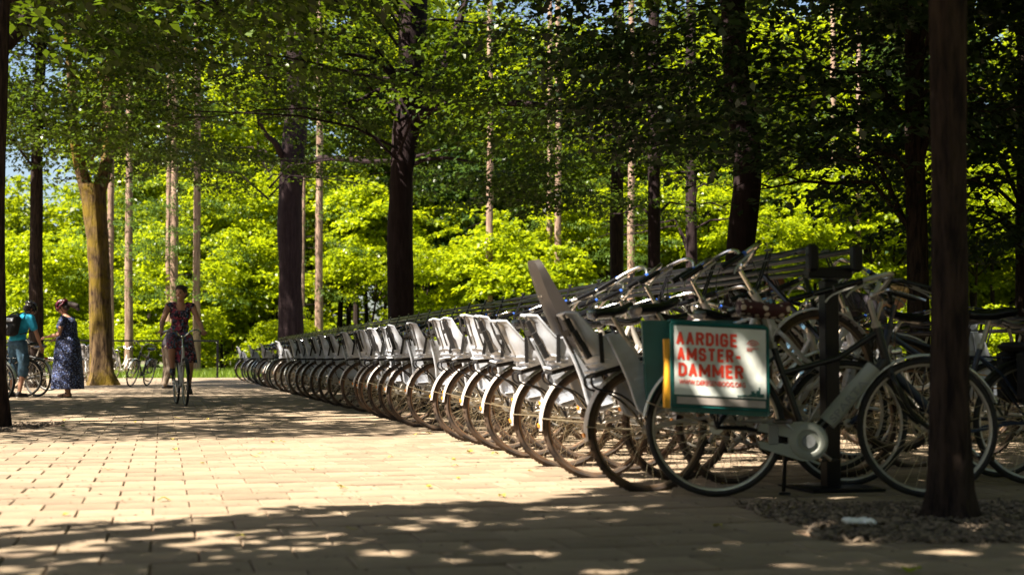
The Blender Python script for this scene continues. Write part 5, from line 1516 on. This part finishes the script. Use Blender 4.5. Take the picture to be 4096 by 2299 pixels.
mb.ell((.245, 0, 1.02), (.135, .178, .12)); mb.cap((.25, 0, 1.14), .128, (.28, 0, 1.30), .125); mb.ell((.25, 0, 1.17), (.112, .142, .10)); mb.ell((.29, 0, 1.35), (.130, .165, .115))
for y in (-1, 1):
    mb.ell((.375, y * .065, 1.345), (.066, .070, .070)); mb.cap((.32, y * .09, 1.42), .062, (.305, y * .105, 1.49), .062); mb.cap((.305, y * .10, 1.487), .062, (.30, y * .165, 1.482), .064); mb.cap((.27, y * .12, 1.47), .05, (.22, y * .12, 1.42), .05)
mb.ell((.22, 0, 1.42), (.06, .13, .06))
mb.cap((.28, -.09, .99), .112, (.62, -.160, .895), .082); mb.cap((.28, .09, .98), .115, (.55, .12, .73), .088)
rg_ = []
for z, cx_, cy_, rx, ry in ((1.06, .26, 0, .15, .17), (.98, .32, 0, .19, .19), (.90, .38, .0, .21, .195), (.80, .44, .02, .19, .19), (.70, .46, .05, .165, .175), (.63, .46, .07, .150, .165)):
    rg_.append([(cx_ + math.cos(a) * rx * (1 + .05 * math.sin(a * 7) * (1.06 - z) * 3), cy_ + math.sin(a) * ry * (1 + .05 * math.cos(a * 8) * (1.06 - z) * 3), z) for a in [2 * math.pi * i / 36 for i in range(36)]])
mb.loft(list(reversed(rg_)))
blob(mb, 'dress', M['dress_red'], t, .010, 2)
shoes(t, J)

# --- the man in the blue shirt
GL = lambda px, py: gnd(px, py)
p = GL(66, 1588)
t = thing('person', 'man in a bright blue t-shirt, denim shorts and black helmet, bending over', 'person', (p.x, p.y, 0), (0, 0, R(62)))
J = dict(pelvis=(0, 0, .98), waist=(.03, 0, 1.12), chest=(.09, 0, 1.33), neck=(.16, 0, 1.46), head=(.26, 0, 1.585),
         shoL=(.12, .19, 1.43), elbL=(.20, .25, 1.15), wriL=(.38, .20, .98), shoR=(.12, -.19, 1.43), elbR=(.20, -.26, 1.14), wriR=(.34, -.22, .92),
         hipL=(0, .095, .95), kneL=(.06, .11, .51), ankL=(-.02, .12, .085), toeL=(.14, .14, .035), hipR=(0, -.095, .95), kneR=(.04, -.12, .51), ankR=(-.06, -.13, .085), toeR=(.10, -.15, .035))
X = body(t, J, .011, 'hair', 'short', False, .5, False, R(-10), R(48))
helmet(X, t, 'helmetblack')
mb = MB(); mb.ell((.0, 0, 1.05), (.135, .175, .10)); mb.cap((.0, 0, 1.03), .135, (.03, 0, 1.14), .135); mb.cap((.03, 0, 1.14), .135, (.09, 0, 1.33), .145); mb.ell((.09, 0, 1.34), (.15, .19, .15)); mb.cap((.10, 0, 1.39), .11, (.14, 0, 1.45), .07)
for y in (-1, 1): mb.cap((.11, y * .14, 1.42), .085, (.12, y * .19, 1.42), .076); mb.cap((.12, y * .19, 1.42), .076, (.16, y * .23, 1.25), .070)
blob(mb, 'shirt', M['bluetee'], t, .014, 3)
mb = MB(); mb.ell((0, 0, .97), (.14, .175, .12))
for y in (-1, 1): mb.cap((0, y * .09, .95), .115, (.04, y * .115, .60), .098); mb.cap((.04, y * .115, .62), .098, (.03, y * .12, .42), .092); mb.box((.02, y * .205, .68), (.15, .03, .17), bev=.01)
blob(mb, 'shorts', M['denim'], t, .014, 2)
shoes(t, J, 'shoe', 'sole')
bp = thing('backpack', 'black and silver-grey backpack worn by the man in the blue shirt', 'backpack', (p.x, p.y, 0), (0, 0, R(62)))
mb = MB(); Rb = Matrix.Rotation(R(14), 3, 'Y')
mb.box(Vector((-.13, 0, 1.29)), (.16, .28, .40), rot=Rb, bev=.05); mb.box(Vector((-.215, 0, 1.20)), (.07, .22, .22), rot=Rb, bev=.025); bb = blob(mb, 'bag_shell', M['strap'], bp, .014, 2)
mb = MB(); mb.box(Vector((-.215, .0, 1.385)), (.03, .22, .07), rot=Rb, bev=.01); mb.box(Vector((-.262, .05, 1.21)), (.02, .07, .19), rot=Rb @ Matrix.Rotation(.5, 3, 'X'), bev=.006); mb.build('grey_panel', M['seatgrey'], bp)
mb = MB()
for y in (-.10, .10): mb.tube(smooth_pts([(-.10, y, 1.46), (.04, y * 1.1, 1.525), (.19, y * 1.2, 1.46), (.235, y * 1.5, 1.33), (.12, y * 1.75, 1.18), (-.08, y * 1.5, 1.13)], 4), .018, 6, squash=(1, 1, .6))
mb.build('strap', M['strap'], bp)

# --- the woman in the long navy dress
p = GL(268, 1589)
t = thing('person', 'woman in a long navy floral dress and maroon helmet with ponytail, looking down', 'person', (p.x, p.y, 0), (0, 0, R(172)))
J = dict(pelvis=(0, 0, .98), waist=(-.01, 0, 1.12), chest=(.0, 0, 1.30), neck=(.03, 0, 1.45), head=(.10, 0, 1.60),
         shoL=(.02, .18, 1.40), elbL=(.06, .23, 1.12), wriL=(.30, .17, 1.08), shoR=(.02, -.18, 1.40), elbR=(.05, -.24, 1.13), wriR=(.28, -.18, 1.06),
         hipL=(0, .09, .95), kneL=(.01, .11, .51), ankL=(-.06, .12, .085), toeL=(.10, .13, .032), hipR=(0, -.09, .95), kneR=(.03, -.11, .51), ankR=(.04, -.15, .085), toeR=(.20, -.16, .032))
X = body(t, J, .011, 'hair', 'ponytail', False, .4, True, R(4), R(38), belly=.03)
helmet(X, t, 'helmetred')
mb = MB(); mb.ell((.0, 0, 1.0), (.19, .22, .16)); mb.cap((-.01, 0, 1.08), .165, (.0, 0, 1.26), .155); mb.ell((0.0, 0, 1.30), (.155, .19, .14)); mb.ell((.06, 0, 1.12), (.15, .18, .12))
for y in (-1, 1): mb.ell((.10, y * .075, 1.27), (.085, .08, .085)); mb.cap((.0, y * .12, 1.36), .075, (.02, y * .18, 1.40), .062); mb.cap((.02, y * .18, 1.40), .064, (.035, y * .205, 1.31), .062)
rg_ = []
for i, (z, r_) in enumerate(((1.05, .20), (.85, .235), (.6, .255), (.35, .275), (.15, .29))):
    rg_.append([(math.cos(a) * r_ * (1 + .045 * math.sin(a * 9 + i * .2) * i / 4), math.sin(a) * r_ * .95 * (1 + .045 * math.sin(a * 9 + i * .2) * i / 4), z) for a in [2 * math.pi * q / 60 for q in range(60)]])
mb.loft(list(reversed(rg_)))
blob(mb, 'dress', M['dress_blue'], t, .014, 1)
for k in 'LR':
    an, toe = Vector(J['ank' + k]), Vector(J['toe' + k]); mb = MB(); mb.box(((an.x - .03 + toe.x + .02) / 2, an.y, .008), (.24, .09, .016), bev=.004); mb.tube([(an.x + .07, an.y - .045, .02), (an.x + .07, an.y, .075), (an.x + .07, an.y + .045, .02)], .008, 5); mb.tube([(an.x - .03, an.y - .036, .06), (an.x + .03, an.y - .04, .09), (an.x + .03, an.y + .04, .09), (an.x - .03, an.y + .036, .06)], .006, 5); mb.build('sandal', M['shoe'], t)

def standing(label, p, heading, top_m, leg_m, hairm, style, bend=.15, drop=0, lower=.0):
    t = thing('person', label, 'person', (p.x, p.y, -lower), (0, 0, heading))
    b = bend
    J = dict(pelvis=(0, 0, .95), waist=(b * .3, 0, 1.09), chest=(b, 0, 1.29 - b * .25), neck=(b * 1.6, 0, 1.44 - b * .5), head=(b * 2.1 + .04, 0, 1.60 - b * .75),
             shoL=(b * 1.3, .18, 1.39 - b * .4), elbL=(b * 1.5 + .08, .22, 1.13 - b * .4), wriL=(b * 1.5 + .28, .18, 1.05 - b * .4), shoR=(b * 1.3, -.18, 1.39 - b * .4), elbR=(b * 1.5 + .08, -.22, 1.13 - b * .4), wriR=(b * 1.5 + .28, -.18, 1.05 - b * .4),
             hipL=(0, .09, .93), kneL=(.03, .1, .5), ankL=(-.02, .11, .085), toeL=(.14, .12, .035), hipR=(0, -.09, .93), kneR=(.03, -.1, .5), ankR=(-.10, -.11, .085), toeR=(.05, -.12, .035))
    body(t, J, .013, hairm, style, False, .6, False, 0, R(20 + 60 * b))
    V = Vector; mb = MB(); mb.cap((0, 0, .98), .14, J['waist'], .135); mb.cap(J['waist'], .135, J['chest'], .145); mb.ell(V(J['chest']) + V((0, 0, .02)), (.14, .18, .13)); mb.cap(V(J['chest']) + V((0, 0, .06)), .11, V(J['neck']) - V((0, 0, .03)), .07)
    for k in 'LR': mb.cap(V(J['chest']) + V((0, 0, .08)), .08, J['sho' + k], .072); mb.cap(J['sho' + k], .074, V(J['sho' + k]) * .35 + V(J['elb' + k]) * .65, .066)
    blob(mb, 'shirt', M[top_m], t, .016, 2)
    mb = MB(); mb.ell((0, 0, .94), (.13, .17, .12))
    for k in 'LR': mb.cap(J['hip' + k], .11, J['kne' + k], .085); mb.cap(J['kne' + k], .085, V(J['ank' + k]) + V((0, 0, .02)), .068)
    blob(mb, 'trousers', M[leg_m], t, .016, 2)
    shoes(t, J, 'shoe', 'shoe')
    return t
p = GL(668, 1553)
standing('person in khaki trousers walking a bicycle, mostly hidden behind the riding woman', p, R(35), 'darkcloth', 'khaki', 'hair', 'short', .12)
def world_at(px, py, Z):
    q = at(px, py, Z); q.z = 0; return q
standing('auburn-haired person in a steel blue t-shirt bending behind the hung-up handlebars', world_at(2935, 1432, 14.2), R(20), 'steelblue', 'denim', 'hairred', 'short', .22, lower=0)
standing('curly blond person bending over among the bicycles, seen left of the rack post', world_at(3205, 1432, 12.6), R(15), 'darkcloth', 'denim', 'hairblond', 'curly', .45, lower=0)

# --- bicycles on the left side
GLB = 'dark bicycles at the left beside the two helmeted people'
bl = bike_at('dark', GL(-25, 1622), R(168), 'dark bicycle cut by the left edge in front of the man in blue', GLB)
bl = bike_at('navy', GL(94, 1588), R(176), 'dark bicycle with wide black wheel standing behind the legs of the man in blue', GLB)
bl = bike_at('dark', GL(150, 1586), R(150), 'dark bicycle with a glowing red tail light between the two helmeted people', GLB)
mb = MB(); mb.box((-.20, 0, .70), (.03, .07, .03), bev=.006); mb.build('tail_light', M['red'], bl)
for i, (px, py, lb) in enumerate([(328, 1534, 'pale child seat bicycle glimpsed between the navy dress and the mossy trunk'), (300, 1530, 'child seat bicycle half hidden by the navy dress'), (356, 1530, 'child seat bicycle half hidden by the mossy trunk'), (456, 1514, 'child seat bicycle peeking out right of the mossy trunk')]):
    bike_at('seat' if i % 2 else 'seat2', GL(px, py), R(100 + 8 * i) if i < 3 else R(75), lb, 'distant bicycles beyond the mossy trunk')
bike_at('dark', GL(586, 1542), R(-97), 'dark bicycle leaning sideways, walked beside the riding woman', None, roll=R(-11))
# a few more behind the man
bike_at('plain', GL(30, 1560), R(185), 'bicycle with silver handlebar behind the waist of the man in blue', GLB)
bike_at('dark', GL(196, 1562), R(170), 'bicycle directly behind the woman in the long navy dress', GLB)

# ------------------------------------------------------------------ small things on the ground
def leaf_thing(i, px, py, s, label, group, m='fallen'):
    q = gnd(px, py)
    rr_ = random.Random(i + 100)
    nseg = 6; V, fs = [], []
    for j in range(nseg + 1):
        f = j / nseg; w = s * .32 * math.sin(math.pi * (f * .92 + .04)) * (1 + .25 * math.sin(j * 2.6)); cz = s * .22 * math.sin(f * 3 + i) ** 2
        V += [((f - .5) * s, -w, cz + s * .12), ((f - .5) * s, 0, cz + .002), ((f - .5) * s, w, cz + s * .16 * rr_.uniform(.4, 1))]
    for j in range(nseg):
        a = j * 3; fs += [(a, a + 1, a + 4, a + 3), (a + 1, a + 2, a + 5, a + 4)]
    mb = MB(); mb._add(V, fs); mb.tube([(-.5 * s, 0, .002), (-.8 * s, .05 * s, .006)], .0012, 4)
    o = mb.build('fallen_leaf', M[m]); o.location = (q.x, q.y, .002); o.rotation_euler = (0, 0, rr_.uniform(0, 6.28)); tag(o, label, 'leaf', group)
FLs = [(655, 2003, .075), (810, 1855, .05), (1018, 1828, .06), (1045, 1815, .05), (1130, 1768, .06), (700, 1800, .07), (690, 1760, .07), (675, 1735, .06), (830, 1678, .07), (705, 1673, .07), (1007, 1702, .08), (1090, 1770, .06), (263, 2062, .05), (250, 1706, .07), (255, 1682, .07), (1360, 1950, .06), (1372, 1955, .05),
       (1660, 1740, .06), (1714, 1735, .07), (1822, 1865, .05), (1833, 1915, .045), (1716, 1950, .06), (2008, 1988, .07), (2120, 1885, .05), (1880, 1810, .09), (1980, 1818, .08), (2045, 1815, .08), (1815, 1840, .06), (2890, 1934, .07), (2870, 2110, .07), (1500, 1700, .05), (1210, 1640, .05), (540, 1690, .06), (880, 1600, .06), (1250, 1880, .05), (1560, 1830, .05), (430, 1880, .05), (1400, 2120, .05), (960, 2150, .05), (3140, 1920, .06)]
for i, (px, py, s_) in enumerate(FLs):
    leaf_thing(i, px, py, s_ * .8, 'small curled fallen leaf lying loose on the paving', 'fallen leaves on the paving')
leaf_thing(90, 3645, 2292, .07, 'fresh green leaf lying on the paving at the bottom edge below the mulch bed', None, 'leaf_sun')
q = gnd(3435, 2112); mb = MB(); rr_ = random.Random(8)
for k in range(16): mb.ell((rr_.uniform(-.055, .055), rr_.uniform(-.025, .025), .014 + rr_.uniform(0, .012)), (rr_.uniform(.014, .030), rr_.uniform(.012, .02), rr_.uniform(.008, .016)), rot=Matrix.Rotation(rr_.uniform(0, 3), 3, 'Z'), n=8, m=6)
o = blob(mb, 'crumpled_tissue', M['tissue'], None, .004, 2); o.location = (q.x, q.y, .012); tag(o, 'crumpled white paper tissue lying on the wood chips', 'tissue')
